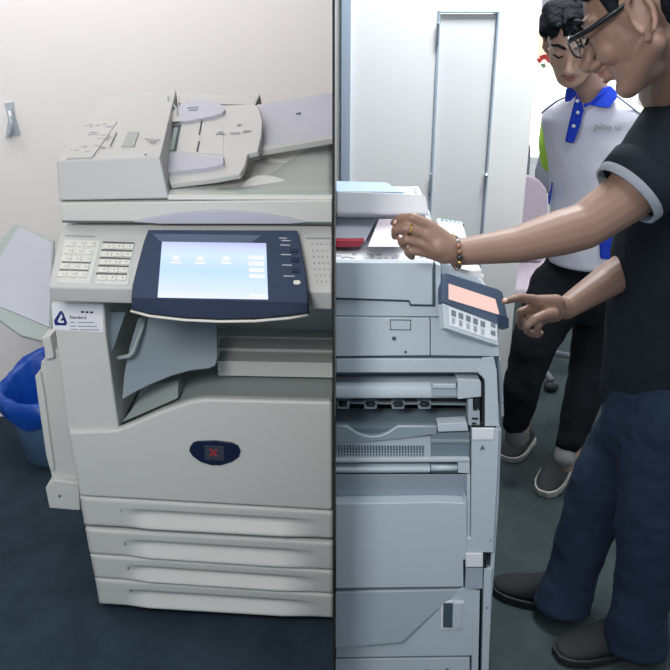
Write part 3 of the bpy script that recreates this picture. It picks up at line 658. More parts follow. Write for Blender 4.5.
rs('column_gap', [(472, 426.6), (496, 426.6), (496, 428), (472, 428)], YR-.004, .01, 'rubber', bevel=0)
text('letter', 'A', .0155, basis(P(480, 450, YR-.0095), Vector((1, 0, 0)), Vector((0, 0, 1))), 'ink', rp)
rs('column_edge', [(497, 430), (501.5, 430), (499, 500), (492, 600), (487, 700), (486, 727), (483, 727), (484, 690), (489, 590), (494.5, 500)], YR+.004, .2, 'rgrey', bevel=.002)
# lower latch
rs('door_catch', [(466, 554), (483, 554), (483, 567), (466, 567)], YR-.010, .02, 'rwhite', bevel=.001)
rs('door_catch_stop', [(483.2, 553), (487, 553), (486.5, 568), (483, 567.5)], YR-.009, .02, 'rubber', bevel=0)
rs('catch_plate', [(466, 568), (483, 568), (482.5, 589), (465, 589)], YR-.004, .05, 'rgrey2', bevel=.0012)
rs('lower_column', [(484, 569), (492, 569), (487, 727), (480, 727)], YR-.003, .2, 'rgrey', bevel=.002)
rs('lower_column_gap', [(482.8, 569), (484.2, 569), (481, 727), (479.6, 727)], YR-.0015, .1, 'slot', bevel=0)
# bottom panel
lp = rs('bottom_panel', [(E, 592), (400, 591), (458, 590), (463, 588), (476, 590), (473, 656), (E, 658)], YR, .19, 'rgrey', bevel=.003)
hull('panel_shadow_wedge', [PX(E, 594, YR-.001), PX(458, 590.5, YR-.001), PX(E, 648, YR-.014), PX(402, 642, YR-.014), PX(E, 640, YR+.01), PX(402, 635, YR+.01)], 'rgrey2', lp, .001)  # diagonal cast shadow on the panel, built as a darker wedge
hp = rs('pull_recess', [(441, 601), (464, 602), (463.5, 629.5), (440.5, 629.5)], YR-.003, .006, 'rwhite', lp, .001)
rs('pull_hollow', [(443.5, 603.5), (452.5, 603.5), (452, 628), (443, 627.5)], YR-.0045, .004, 'slot', hp, 0)
rs('pull_lip', [(453, 603), (462.5, 603.5), (462, 628.5), (452.5, 628)], YR-.009, .008, 'rgrey', hp, .002)
rs('panel_strip', [(473.5, 591), (480, 591), (477, 727), (470.5, 727)], YR-.001, .19, 'rgrey', bevel=.001)
rs('plinth', [(E, 659.5), (470, 658), (469.5, 727), (E, 727)], YR+.003, .19, 'rgrey', bevel=.002)
for q in ((447, 669), (427, 670)):
    tube('screw', [P(q[0], q[1], YR+.002), P(q[0], q[1], YR+.006)], .004, 'slot', rp, n=10)
for q in ((490.5, 540.5), (487, 608)):
    tube('screw', [P(q[0], q[1], YR-.009), P(q[0], q[1], YR-.002)], .0018, 'slot', rp, n=8)
for x_ in (.06, .27):
    bm = bmesh.new(); zc = PX(340, 727, YR).z; bm_box(bm, x_-.02, x_+.02, YR+.05, YR+.1, 0, zc+.01); bm_box(bm, x_-.02, x_+.02, YR+.5, YR+.55, 0, zc+.01); link('foot', bm, 'rubber', rp, .003)
# upper body
rs('side_cover', [(E, 317.5), (430, 318.3), (430, 355.5), (E, 356.3)], YR-.003, .65, 'rgrey', bevel=.0015)
rs('side_cover_front', [(430.7, 318.4), (441, 318.5), (445, 329), (498, 347), (500, 356.5), (430.7, 355.5)], YR-.003, .65, 'rgrey', bevel=.0015)
rs('cover_gap', [(E, 355), (499, 355), (499, 359.5), (E, 359.5)], YR+.004, .1, 'slot', bevel=0)
bm = bmesh.new()
for q in ([(390, 319.6), (411, 319.8), (411, 320.6), (390, 320.4)], [(390, 329.4), (411, 329.6), (411, 330.4), (390, 330.2)], [(390, 319.6), (390.8, 319.6), (390.8, 330.2), (390, 330.2)], [(410.2, 319.8), (411, 319.8), (411, 330.4), (410.2, 330.4)]):
    bm_prism(bm, [P(a_, b_, YR-.004) for a_, b_ in q], (0, .002, 0))
link('rating_plate', bm, 'line', rp)
for q, r_ in (((394, 338.3), .0045), ((405.5, 352), .0028)):
    tube('screw', [P(q[0], q[1], YR-.0045), P(q[0], q[1], YR)], r_, 'slot', rp, n=12)
rs('scanner_base', [(E, 262), (434, 263), (441, 266), (441, 316.8), (E, 315.8)], YR+.002, .62, 'rgrey', bevel=.002)
rs('scanner_skirt', [(E, 262.5), (432.5, 263), (432.5, 305), (411, 304.6), (409.5, 300.5), (E, 298)], YR-.008, .02, 'rgrey', bevel=.002)
rs('skirt_gap', [(E, 298), (409.5, 300.5), (411, 304.6), (433.6, 305), (433.6, 263), (435.2, 263), (435.2, 306.6), (410, 306.2), (408.5, 302), (E, 299.6)], YR-.0005, .01, 'slot', bevel=0)
zt = P(400, 262, YR).z
slab('platen_deck', [Vector((X0, YR-.006, zt)), Vector((P(433, 262, YR).x, YR-.006, zt)), Vector((P(442, 250, YR).x, YR+.2, zt)), Vector((P(442, 250, YR).x, YR+.58, zt)), Vector((X0, YR+.58, zt))], (0, 0, -.01), 'rwhite', rp, .002)
bm = bmesh.new()
def dk(px, py): return fl(px, py, zt+.0006)
random.seed(5)
for cx in (340, 352, 366, 380, 396, 409, 422):
    bm = bmesh.new()
    for _ in range(4):
        x = cx+(random.random()-.5)*9; y = 255.5+(random.random()-.5)*5; w = 2+random.random()*4
        if x+w > 431: continue
        bm_prism(bm, [dk(x, y), dk(x+w, y), dk(x+w, y+.8), dk(x, y+.8)], (0, 0, -.0008))
    link('deck_icon', bm, 'print', rp)
# feeder on top
YF = 1.70
def F3(pts, back): return [PX(*p) for p in pts]+[PX(*p) for p in back]
hull('feeder_lid', [PX(E, 191, YF), PX(422, 194, YF), PX(426, 197, YF), PX(E, 214, YF-.01), PX(429, 214, YF-.01), PX(E, 217, YF+.02), PX(429, 217, YF+.02)]+[v+Vector((0, .36, dz)) for v, dz in ((PX(E, 191, YF), -.13), (PX(422, 194, YF), -.13), (PX(429, 214, YF), -.12), (PX(E, 214, YF), -.12))], 'rwhite', rp, .006, seg=3)
rs('feeder_wall', [(E, 214), (430, 214), (437, 246), (E, 246)], YF+.1, .28, 'rgrey', bevel=.003)
hull('feeder_end', [PX(424, 213, YF+.0), PX(430, 213, YF), PX(439, 249, YF-.03), PX(432, 249, YF-.03)]+[v+Vector((0, .25, 0)) for v in (PX(424, 213, YF), PX(430, 213, YF), PX(439, 249, YF-.03), PX(432, 249, YF-.03))], 'rwhite', rp, .003)
slab('feeder_top_tray', [PX(E, 184, YF+.14), PX(352, 184, YF+.14), PX(385, 185, YF+.14), PX(393, 187, YF+.14), PX(405, 192, YF+.05), PX(E, 191, YF+.05)], (0, .05, -.03), 'rtop', rp, .003)
slab('feeder_top_step', [PX(E, 181, YF+.2), PX(388, 182.5, YF+.2), PX(396, 189, YF+.12), PX(E, 189, YF+.12)], (0, .06, -.03), 'rtop', rp, .003)
hull('paper_rest', [PX(E, 214, YF+.06), PX(378, 216, YF+.06), PX(365, 242, YF-.05), PX(E, 242, YF-.05)]+[v+Vector((0, .05, -.015)) for v in (PX(E, 214, YF+.06), PX(378, 216, YF+.06), PX(365, 242, YF-.05), PX(E, 242, YF-.05))], 'rest', rp, .002)
slab('red_edge', [PX(E, 240.5, YF-.053), PX(365, 240.5, YF-.053), PX(359, 247.5, YF-.053), PX(E, 247.5, YF-.053)], (0, .03, 0), 'redstrip', rp, .002, label='dark red strip')
# second key strip behind the hand
slab('rear_key_strip', [PX(437, 218, YF+.1), PX(462, 221.5, YF+.1), PX(468, 240, YF), PX(440, 232, YF)], (0, .05, -.03), 'rwhite', rp, .003)
for k in range(6):
    x = 441+k*4.1; y = 219.2+k*.75
    slab('rear_key', [PX(x, y, YF+.09)+Vector((0, -.0, .002)), PX(x+2.8, y+.4, YF+.09)+Vector((0, 0, .002)), PX(x+2.8, y+2.4, YF+.085)+Vector((0, 0, .002)), PX(x, y+2, YF+.085)+Vector((0, 0, .002))], (0, .004, -.006), 'teal', rp, .0005)
slab('rear_strip_frame', [PX(437, 226, YF+.06), PX(463, 229, YF+.06), PX(468, 245, YF-.02), PX(464, 246, YF-.02), PX(459, 232, YF+.05), PX(437, 228.5, YF+.06)], (0, .02, -.02), 'rtop', rp, .001)
# control panel at the right end
pa = [(443, 273, 1.585), (447, 272.5, 1.60), (499, 289, 1.63), (503, 292, 1.63), (509, 323, 1.60), (508, 329, 1.60), (498, 324, 1.585), (443, 302, 1.575)]
paw = [PX(*p) for p in pa]
pnn = (paw[6]-paw[0]).cross(paw[3]-paw[0]).normalized()
if pnn.y > 0: pnn = -pnn
def Q(px, py, h=0):
    d_ = ray(px, py); o_ = Vector((0, 0, CAMH)); t = (paw[0]+pnn*h-o_).dot(pnn)/d_.dot(pnn); return o_+d_*t
pan = slab('control_panel', [Q(p[0], p[1]) for p in pa], -pnn*.02, 'navygrey', rp, .003)
def Qs(name, px, h, m, th=.003, parent=None, bevel=.0006, **k): return slab(name, [Q(a_, b_, h) for a_, b_ in px], -pnn*th, m, parent or pan, bevel, **k)
Qs('panel_screen', [(449, 283.5), (495.5, 299), (499.5, 314.5), (449, 299)], .0015, 'scr_r', label='lit pink touch screen')
Qs('panel_corner', [(498, 314), (509, 318), (509, 328), (499, 324)], .002, 'navy')
kpn = slab('key_panel', [Q(443, 303), Q(498, 324), Q(499, 346), Q(445, 328)], -pnn*.02, 'rgrey', rp, .002)
Qs('key_sheet', [(449, 307), (497, 325), (497, 341), (450, 325)], .001, 'rwhite', .002, kpn, 0)
for k in range(5):
    x = 451.5+k*7.3; y = 309.5+k*2.7
    Qs('panel_key', [(x, y), (x+4.5, y+1.6), (x+4.5, y+7.5), (x, y+5.8)], .002, 'rdark', .001, kpn, .0003)
    Qs('panel_key_label', [(x+.5, y+8), (x+3.6, y+9), (x+3.6, y+14.5), (x+.5, y+13.4)], .002, 'print' if k % 2 else 'rgrey2', .001, kpn, 0)
for k in range(2):
    Qs('round_key', [(491, 322+k*8), (495.5, 323.5+k*8), (495.5, 328+k*8), (491, 326.5+k*8)], .002, 'rdark', .001, kpn, .0003)
hull('panel_arm', [PX(441, 262, 1.62), PX(441, 318, 1.60), PX(498, 346, 1.62), PX(500, 330, 1.63), PX(494, 296, 1.65), PX(470, 268, 1.66)]+[v+Vector((0, .1, 0)) for v in (PX(441, 262, 1.62), PX(441, 318, 1.60), PX(496, 344, 1.62), PX(470, 268, 1.66))], 'rgrey', rp, .004)
slab('arm_marks', [fl(452, 262, zt+.0), fl(478, 262, zt), fl(484, 275, zt), fl(474, 272, zt), fl(452, 266, zt)], (0, 0, -.01), 'rwhite', rp, .002)
# papers
o = slab('paper_sheet', [P(379, 219, YF-.002), P(408, 219, YF-.002), P(402, 246.5, YF-.09), P(368, 246.5, YF-.09)], (0, .001, -.001), 'paperpink', None, 0)
tag(o, 'white sheet of paper held by the left hand at the feeder of the printing machine', 'paper')
# office chair beyond the wall end
ch = thing('office_chair', (P(540, 300, 3.9).x, 3.95, 0), 'mauve grey office chair half hidden behind the white wall end', 'chair')
Yc = 3.85
slab('backrest', [P(505, 200, Yc), P(512, 186, Yc), P(522, 177, Yc), P(530, 176, Yc), P(540, 181, Yc), P(547, 190, Yc), P(548, 210, Yc), P(543, 262, Yc), P(505, 262, Yc)], (0, .05, 0), 'chairfab', ch, .012, seg=4)
slab('headrest', [P(527, 130, Yc+.05), P(536, 172, Yc+.05), P(547, 190, Yc+.05), P(549, 160, Yc+.05), P(541, 158, Yc+.05), P(536, 172, Yc+.05), P(533, 175, Yc+.05), P(520, 176, Yc+.05), P(520, 130, Yc+.05)][0:0]+[P(518, 128, Yc+.07), P(527, 130, Yc+.07), P(531, 150, Yc+.07), P(529, 182, Yc+.07), P(515, 185, Yc+.07)], (0, .03, 0), 'chairgrey', ch, .005)
slab('side_support', [P(536, 172, Yc+.07), P(541, 152, Yc+.07), P(552, 152, Yc+.07), P(551, 196, Yc+.07), P(536, 186, Yc+.07)], (0, .03, 0), 'chairgrey', ch, .005)
cx0 = P(530, 200, Yc).x
box('seat', cx0-.22, cx0+.2, Yc-.38, Yc+.05, .44, .5, 'chairfab', ch, .02)
tube('gas_post', [(cx0, Yc-.15, .1), (cx0, Yc-.15, .45)], .025, 'chairgrey', ch, n=14)
for k in range(5):
    a_ = k*2*math.pi/5; e_ = Vector((cx0+.27*math.cos(a_), Yc-.15+.27*math.sin(a_), .06))
    lg = tube('chair_leg', [(cx0, Yc-.15, .11), e_], [.022, .014], 'chairgrey', ch)
    bm = bmesh.new(); bm_cone(bm, e_+Vector((-.01, 0, -.033)), .026, e_+Vector((.01, 0, -.033)), .026); link('caster', bm, 'rubber', lg, smooth=True)
slab('back_post', [P(522, 250, Yc+.06), P(530, 250, Yc+.06), Vector((cx0+.02, Yc+.06, .42)), Vector((cx0-.02, Yc+.06, .42))], (0, .02, 0), 'chairgrey', ch, .002)
# notice board with red papers behind
nb = thing('notice_board', P(540, 40, 4.86), 'cream display board with red and green papers hanging at the bright window', 'board')
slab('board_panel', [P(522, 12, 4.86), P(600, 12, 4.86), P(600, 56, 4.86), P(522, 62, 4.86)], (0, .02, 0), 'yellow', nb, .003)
slab('board_header', [P(522, -30, 4.86), P(600, -30, 4.86), P(600, 11, 4.86), P(522, 13, 4.86)], (0, .02, 0), 'lilac', nb, .003)
random.seed(11)
for k, (x, y, m_) in enumerate(((531, 69, 'redflag'), (539, 60, 'redflag'), (546, 56, 'redflag'), (548, 60, 'redflag'), (536, 64, 'yellow'), (543, 65, 'greenp'), (530, 45, 'greenp'), (542, 57, 'redflag'), (551, 54, 'redflag'))):
    w = 2+random.random()*2
    slab('paper_flag', [P(x-w, y-1, 4.84), P(x+w*.7, y-2, 4.84), P(x+w, y+2, 4.84), P(x, y+3.5, 4.84)], (0, .004, 0), m_, nb, 0)
# ------------------------------------------------------------------ people
def V(*a): return Vector(a)
def head_frame(f, up):
    f = f.normalized(); l = up.cross(f).normalized(); u = f.cross(l).normalized(); return f, l, u
def bm_head(bm, c, f, l, u, s, neck, neck_r, lids=True):
    """adult head: c = centre of the skull, s = scale (1 = 0.23 m tall)"""
    def q(x, y, z): return c+(f*x+l*y+u*z)*s
    bm_ell(bm, q(-.012, 0, .028), (f*.098*s, l*.076*s, u*.09*s))
    bm_ell(bm, q(.03, 0, -.005), (f*.062*s, l*.066*s, u*.082*s))
    bm_ell(bm, q(.034, 0, -.052), (f*.05*s, l*.052*s, u*.045*s))
    bm_cone(bm, q(.066, .008, -.088), .019*s, q(.066, -.008, -.088), .019*s)          # chin
    for sd in (1, -1):
        bm_cone(bm, q(-.008, .058*sd, -.045), .016*s, q(.056, .02*sd, -.084), .02*s)   # jaw
        bm_ell(bm, q(.056, .040*sd, -.024), (f*.024*s, l*.022*s, u*.026*s))             # cheek
        bm_cone(bm, q(.086, .012*sd, .028), .009*s, q(.064, .05*sd, .027), .009*s)       # brow
        bm_ell(bm, q(.075, .031*sd, .008), (f*.015*s, l*.017*s, u*.0125*s))             # lidded eye
        bm_ell(bm, q(.098, .012*sd, -.036), (f*.011*s, l*.009*s, u*.009*s))             # nostril wing
        # ear
        e = q(-.012, .076*sd, -.002)
        ef = (f*.9+l*sd*-.15); pts = []
        for k in range(13):
            a_ = math.radians(-150+k*25) ; rr_ = 1 if k < 9 else .8
            pts.append(e+(f*(-.014+math.cos(a_)*-.0) )*0+(f*(-math.cos(a_+1.6)*.017)+u*(math.sin(a_+1.6)*.031)+l*sd*(.008+.006*abs(math.cos(a_))))*s*rr_)
        for p0, p1 in zip(pts, pts[1:]): bm_cone(bm, p0, .0048*s, p1, .0048*s, 8)
        bm_ell(bm, e+(f*.002+l*sd*.001)*s, (f*.016*s, l*.007*s, u*.028*s)); bm_ell(bm, e+(f*.006-u*.03+l*sd*.003)*s, (f*.008*s, l*.006*s, u*.01*s))
    bm_chain(bm, [q(.082, 0, .018), q(.098, 0, -.008), q(.113, 0, -.03)], [.0085*s, .010*s, .0125*s])
    bm_cone(bm, q(.104, 0, -.04), .008*s, q(.09, 0, -.05), .01*s)
    bm_cone(bm, q(.084, .014, -.058), .011*s, q(.084, -.014, -.058), .011*s)            # mouth mound
    bm_cone(bm, q(-.02, 0, -.03), neck_r*.95, neck, neck_r)
    return q
def face_parts(q, f, l, u, s, body, lipm='lip'):
    for sd in (1, -1):
        eb = bmesh.new(); bm_chain(eb, [q(.097, .014*sd, .030), q(.093, .032*sd, .037), q(.079, .052*sd, .031)], [.004*s, .0042*s, .0025*s]); link('eyebrow', eb, 'hair', body, smooth=True)
        el = bmesh.new(); bm_chain(el, [q(.088, .017*sd, .0035), q(.0925, .030*sd, -.0005), q(.082, .046*sd, .004)], [.0017*s, .0023*s, .0018*s]); link('eyelashes', el, 'hair', body, smooth=True)
    b = bmesh.new(); bm_chain(b, [q(.086, .022, -.057), q(.096, .008, -.0535), q(.0965, 0, -.055), q(.096, -.008, -.0535), q(.086, -.022, -.057)], [.003*s, .0048*s, .0045*s, .0048*s, .003*s])
    bm_chain(b, [q(.086, .020, -.059), q(.0955, 0, -.0645), q(.086, -.020, -.059)], [.003*s, .0055*s, .003*s]); link('lips', b, lipm, body, smooth=True)
def loftE(bm, secs, n=28):    # secs: centre, half width vector, half depth vector
    bm_loft(bm, [ring(Vector(c), Vector(a), Vector(b), n) for c, a, b in secs])

# ======================= person in the white polo =======================
YB = 2.78
pb = thing('person', (P(545, 470, YB).x, YB, 0), 'person in white polo with blue collar and lime sleeves looking down at the panel', 'person')
ndir = V(0, 1, 0)
H = P(574, 41, 2.64)
f, l, u = head_frame(V(-.30, -.84, -.42), V(-.16, -.35, .93))
sB = 1.07
bm = bmesh.new()
neckB = P(594, 100, 2.76)
q = bm_head(bm, H, f, l, u, sB, neckB, .056)
# trunk core, arms and legs of the body
shR = P(556, 125, 2.76); shL = P(640, 118, 2.80); hips = P(590, 275, 2.85)
bm_cone(bm, neckB, .056, P(594, 125, 2.8), .07); bm_cone(bm, P(594, 140, 2.82), .08, P(590, 200, 2.84), .10); bm_cone(bm, P(590, 200, 2.84), .10, hips, .12)
bm_chain(bm, [P(594, 132, 2.82), P(562, 132, 2.86), P(560, 165, 2.88), P(563, 205, 3.0), P(580, 235, 3.02)], [.06, .042, .042, .036, .03])
bm_chain(bm, [P(594, 132, 2.82), P(638, 128, 2.80), P(644, 180, 2.82), P(655, 240, 2.82)], [.06, .045, .042, .032])
kR = P(530, 345, 2.70); aR = P(518, 432, 2.66); kL = P(588, 370, 2.75); aL = P(566, 462, 2.60)
hR = P(562, 282, 2.84); hL = P(612, 282, 2.86)
bm_chain(bm, [hR, kR, aR], [.08, .055, .038]); bm_chain(bm, [hL, kL, aL], [.08, .055, .038])
bodyB = remesh('body', bm, 'skin2', pb, .006, 5)
face_parts(q, f, l, u, sB, bodyB)
# hair
bm = bmesh.new()
def hq(x, y, z): return H+(f*x+l*y+u*z)*sB
bm_ell(bm, hq(-.026, 0, .046), (f*.096, l*.088, u*.088)); bm_ell(bm, hq(-.05, 0, 0), (f*.07, l*.084, u*.074))
for sd in (1, -1): bm_cone(bm, hq(-.005, .074*sd, .035), .012, hq(.004, .077*sd, .005), .005)
bm_cone(bm, hq(.0, -.07, .065), .03, hq(.035, -.075, .05), .02); bm_cone(bm, hq(.02, -.06, .10), .03, hq(.06, -.05, .085), .02)
random.seed(4)
for k in range(60):
    a_ = random.uniform(-1.25, 1.25); yy = math.sin(a_)*.078; xx = .03+math.cos(a_)*.042; zz = .082+random.uniform(-.012, .02)
    bm_cone(bm, hq(xx-.045, yy*.85, zz+.01), .016, hq(xx+random.uniform(.0, .016), yy*1.06+.0, zz-.016+random.uniform(-.006, .012)), .005, 8)
for k in range(50):
    a_ = random.uniform(0, 6.28); r_ = random.uniform(0, 1)**.5*.062
    bm_cone(bm, hq(-.02+math.cos(a_)*r_, math.sin(a_)*r_, .11-.3*r_*.5), .014, hq(.0+math.cos(a_)*r_*1.2, math.sin(a_)*r_*1.25, .137-.55*r_), .004, 8)
remesh('hair', bm, 'hair', bodyB, .0045, 2, label='short black hair brushed forward')
# polo shirt
bm = bmesh.new()
wv = (shL-shR).normalized()
def sec(pxl, pxr, py, Y, dep): a_ = P(pxl, py, Y); b_ = P(pxr, py, Y); return ((a_+b_)/2, (b_-a_)/2, V(0, dep, .0))
loftE(bm, [sec(583, 608, 95, 2.80, .05), sec(561, 630, 99, 2.79, .09), sec(545, 643, 107, 2.79, .11), sec(541, 647, 118, 2.79, .115), sec(543, 645, 132, 2.80, .12), sec(549, 645, 165, 2.80, .125), sec(551, 640, 195, 2.80, .12), sec(550, 638, 225, 2.80, .115), sec(549, 640, 250, 2.80, .12), sec(549, 641, 263, 2.80, .122)])
polo = folds(remesh('polo_shirt', bm, 'polo', pb, .008, 6), .008)
bm = bmesh.new(); bm_chain(bm, [P(558, 123, 2.86), P(556, 142, 2.86), P(556, 158, 2.87)], [.058, .060, .056]); sl = remesh('sleeve', bm, 'lime', pb, .007, 4, label='lime green sleeve')
bm = bmesh.new(); bm_chain(bm, [P(636, 124, 2.78), P(640, 142, 2.76), P(645, 168, 2.76)], [.058, .064, .062]); remesh('sleeve', bm, 'lime', pb, .007, 4, label='lime green sleeve')
# collar
YC = 2.64
def cs(name, pts, m, th=.012, bev=.004, par=None): return slab(name, [P(*p) for p in pts], (0, th, 0), m, par or polo, bev)
cs('collar', [(567, 89, 2.70), (566, 96, 2.67), (565.5, 102, 2.655), (571, 101, 2.655), (577, 94.5, 2.655), (581.5, 99, 2.65), (584, 104, 2.65), (581, 107, 2.65), (574, 95, 2.67), (569, 88, 2.71)][:6]+[(576, 92, 2.66), (571, 87, 2.71)], 'polo_blue')
cs('collar', [(584, 104, 2.65), (590, 103, 2.65), (596, 98, 2.65), (604, 88, 2.68), (611, 86, 2.72), (617, 92, 2.70), (618, 97, 2.67), (609, 108, 2.655), (599, 107, 2.65), (590, 105, 2.645), (585, 108, 2.64)], 'polo_blue')
cs('placket', [(577, 96, 2.662), (583, 104, 2.655), (584, 110, 2.655), (581, 124, 2.65), (574, 143.5, 2.655), (565.5, 142, 2.66), (569, 126, 2.655), (573.5, 108, 2.655)], 'polo_blue')
for q_ in ((577, 101), (577.5, 112.5), (573.5, 126)):
    p_ = P(q_[0], q_[1], 2.648); tube('button', [p_, p_+V(0, -.004, 0)], .0055, 'paper', polo, n=12)
for pts in ([(566, 97, 2.672), (557, 101, 2.69), (549, 107, 2.715), (541.5, 113, 2.75)], [(617, 96, 2.675), (626, 103, 2.69), (636, 111, 2.71), (644, 117, 2.73)]):
    tube('piping', [P(*p) for p in pts], .0028, 'piping', polo, n=6)
text('shirt_text', 'pico w', .034, basis(P(593, 129.5, 2.658), V(1, .02, -.06), V(-.02, .05, 1)), 'print', polo, .001)
cs('side_panel', [(600, 238, 2.672), (619, 226, 2.68), (640, 220, 2.71), (640, 256, 2.72), (617, 261, 2.68), (601, 259, 2.672)], 'polo_blue', .02)
cs('side_panel', [(549, 197, 2.76), (552, 190, 2.74), (553, 182, 2.74), (551, 200, 2.73), (549.5, 206, 2.75)], 'polo_blue', .02)
# trousers
bm = bmesh.new()
loftE(bm, [sec(547, 645, 256, 2.84, .11), sec(540, 643, 275, 2.84, .125), sec(533, 641, 300, 2.84, .13), sec(535, 640, 315, 2.84, .12)])
bm_chain(bm, [P(560, 290, 2.82), P(535, 340, 2.72), P(522, 385, 2.68), P(517, 422, 2.66)], [.115, .082, .07, .052])
bm_chain(bm, [P(612, 300, 2.84), P(592, 365, 2.76), P(580, 410, 2.68), P(568, 443, 2.62)], [.118, .085, .066, .048])
folds(remesh('trousers', bm, 'trousers', pb, .008, 6, label='black tapered trousers'), .024)
def sneaker(heel, toe, z0, par, up, solem, hl, w=.045, hgt=.075):
    heel = Vector((heel.x, heel.y, 0)); toe = Vector((toe.x, toe.y, 0)); d_ = (toe-heel); ln = d_.length; d_.normalize(); sd = V(-d_.y, d_.x, 0)
    prof = [(0, .6, .06), (.08, .85, .10), (.25, .9, .105), (.42, .95, .085), (.6, 1.05, .062), (.8, 1.0, .048), (.93, .75, .038), (1, .35, .03)]
    bm = bmesh.new(); rings = []
    for t, ww, hh in prof:
        c_ = heel+d_*ln*t; W = w*ww; hh = hh*hgt/.08
        rings.append([c_+sd*x*W+ZZ*z for x, z in ((-1, .022), (-1.02, .022+(hh-.02)*.35), (-.8, .022+(hh-.02)*.75), (-.35, hh), (.35, hh), (.8, .022+(hh-.02)*.75), (1.02, .022+(hh-.02)*.35), (1, .022))])
    bm_loft(bm, rings); sh = link('shoe', bm, up, par, smooth=True)
    ss = sh.modifiers.new('s', 'SUBSURF'); ss.levels = 2; ss.render_levels = 2
    bm = bmesh.new(); n = 24; a0 = []
    for t, ww, hh in prof: a0.append((t, ww))
    outl = [heel+d_*ln*(t*1.03-.015)+sd*w*1.1*ww for t, ww in a0]+[heel+d_*ln*(t*1.03-.015)-sd*w*1.1*ww for t, ww in reversed(a0)]
    bm_prism(bm, [p+ZZ*.001 for p in outl], (0, 0, .026)); so = link('sole', bm, solem, sh, .004, seg=2)
    return sh
s1 = sneaker(fl(527, 440), fl(505, 462), 0, pb, 'sneaker', 'sole', .1, .05)
s2 = sneaker(fl(568, 455), fl(543, 497), 0, pb, 'sneaker', 'sole', .1, .05)
bm = bmesh.new(); bm_cone(bm, P(517, 425, 2.66), .042, P(517, 436, 2.67), .045); link('sock', bm, 'sock', pb, smooth=True)
bm = bmesh.new(); bm_cone(bm, P(567, 448, 2.62), .040, P(565, 458, 2.6), .042); link('sock', bm, 'sock', pb, smooth=True)

# ======================= person in the black t-shirt =======================
pf = thing('person', (P(620, 600, 1.85).x, 1.85, 0), 'person with glasses in black t-shirt and jeans, one finger on the machine screen', 'person')
HF = P(648, 12, 1.52)
f, l, u = head_frame(V(-.74, .52, -.50), V(-.45, .22, .85))
sF = 1.14
bm = bmesh.new()
neckF = P(674, 88, 1.66)
q = bm_head(bm, HF, f, l, u, sF, neckF, .066)
# shoulders, arms
ShL = P(672, 150, 1.60); ElL = P(585, 226, 1.56); WrL = P(457, 252.5, 1.51)
bm_cone(bm, neckF, .06, P(700, 140, 1.72), .08)
bm_chain(bm, [P(700, 160, 1.72), ShL, P(628, 196, 1.58), ElL, P(560, 233, 1.55), P(515, 245, 1.53), WrL], [.07, .062, .053, .046, .045, .035, .0255])
# left palm and fingers (back of the hand to the camera)
def hand(bm, wr, chains, palm, pr):
    for p0, r0, p1, r1 in palm: bm_cone(bm, p0, r0, p1, r1)
    for pts, rs in chains: bm_chain(bm, pts, rs)
YH = 1.50
pal = [(WrL, .0255, P(440, 246, YH), .026), (P(448, 246, YH), .023, P(430, 226, YH), .012), (P(447, 249, YH), .023, P(426, 234, YH-.002), .013), (P(446, 252, YH), .022, P(424, 243, YH), .013), (P(445, 255, YH), .018, P(426, 251.5, YH+.006), .0118),
       (P(440, 240, YH+.008), .02, P(426, 246, YH+.01), .016)]
chs = [([P(429, 225, YH), P(413, 217.5, YH-.004), P(400.5, 218, YH+.014), P(394, 223, YH+.032)], [.0105, .0095, .0088, .0078]),
       ([P(424, 233, YH-.002), P(406, 228.5, YH-.008), P(395.5, 230, YH+.008), P(395, 236, YH+.024)], [.0105, .0098, .009, .008]),
       ([P(421, 243, YH), P(407, 239.5, YH-.006), P(401.5, 242, YH+.006), P(404, 246, YH+.02)], [.0102, .0092, .0085, .0075]),
       ([P(423, 252, YH+.004), P(411, 250.5, YH), P(408, 253, YH+.01), P(412, 257, YH+.02)], [.0095, .0086, .0078, .007]),
       ([P(438, 240, YH+.02), P(422, 236, YH+.045), P(409, 232, YH+.052), P(398, 229, YH+.048)], [.018, .0125, .0115, .0095])]
hand(bm, WrL, chs, pal, 0)
# right arm, pointing hand
ShR = P(660, 190, 1.92); ElR = P(640, 262, 1.85); WrR = P(566, 308, 1.76)
bm_chain(bm, [P(705, 160, 1.85), P(668, 190, 1.92), ElR, P(606, 282, 1.82), WrR], [.07, .06, .048, .040, .027])
def R_(px, py, dy=0): return P(px, py, 1.70+dy)
pal = [(WrR, .027, R_(552, 308, .03), .024), (R_(556, 303, .03), .02, R_(534, 301, .0), .0135), (R_(556, 306, .03), .02, R_(536, 307, .01), .0135), (R_(556, 311, .03), .02, R_(538, 313, .02), .013), (R_(556, 314, .03), .018, R_(544, 318, .02), .013)]
chs = [([R_(534, 300, 0), R_(519, 297.5, -.035), R_(511, 299.5, -.07), R_(504.5, 301.2, -.101)], [.0125, .0100, .0085, .0072]),
       ([R_(536, 306, .01), R_(520, 312, .0), R_(518.5, 321, .02), R_(522, 327, .035)], [.0108, .0092, .0084, .0076]),
       ([R_(539, 312, .02), R_(527.5, 321, -.005), R_(527, 331, .015), R_(532, 335, .035)], [.0105, .0092, .0084, .0076]),
       ([R_(545, 318, .03), R_(537.5, 327, .02), R_(538, 335, .03), R_(541, 333, .05)], [.0098, .0086, .0078, .007]),
       ([R_(553, 314, .0), R_(543, 315.5, -.03), R_(534.5, 319, -.045), R_(528, 325, -.045)], [.015, .0115, .0098, .0085])]
hand(bm, WrR, chs, pal, 0)
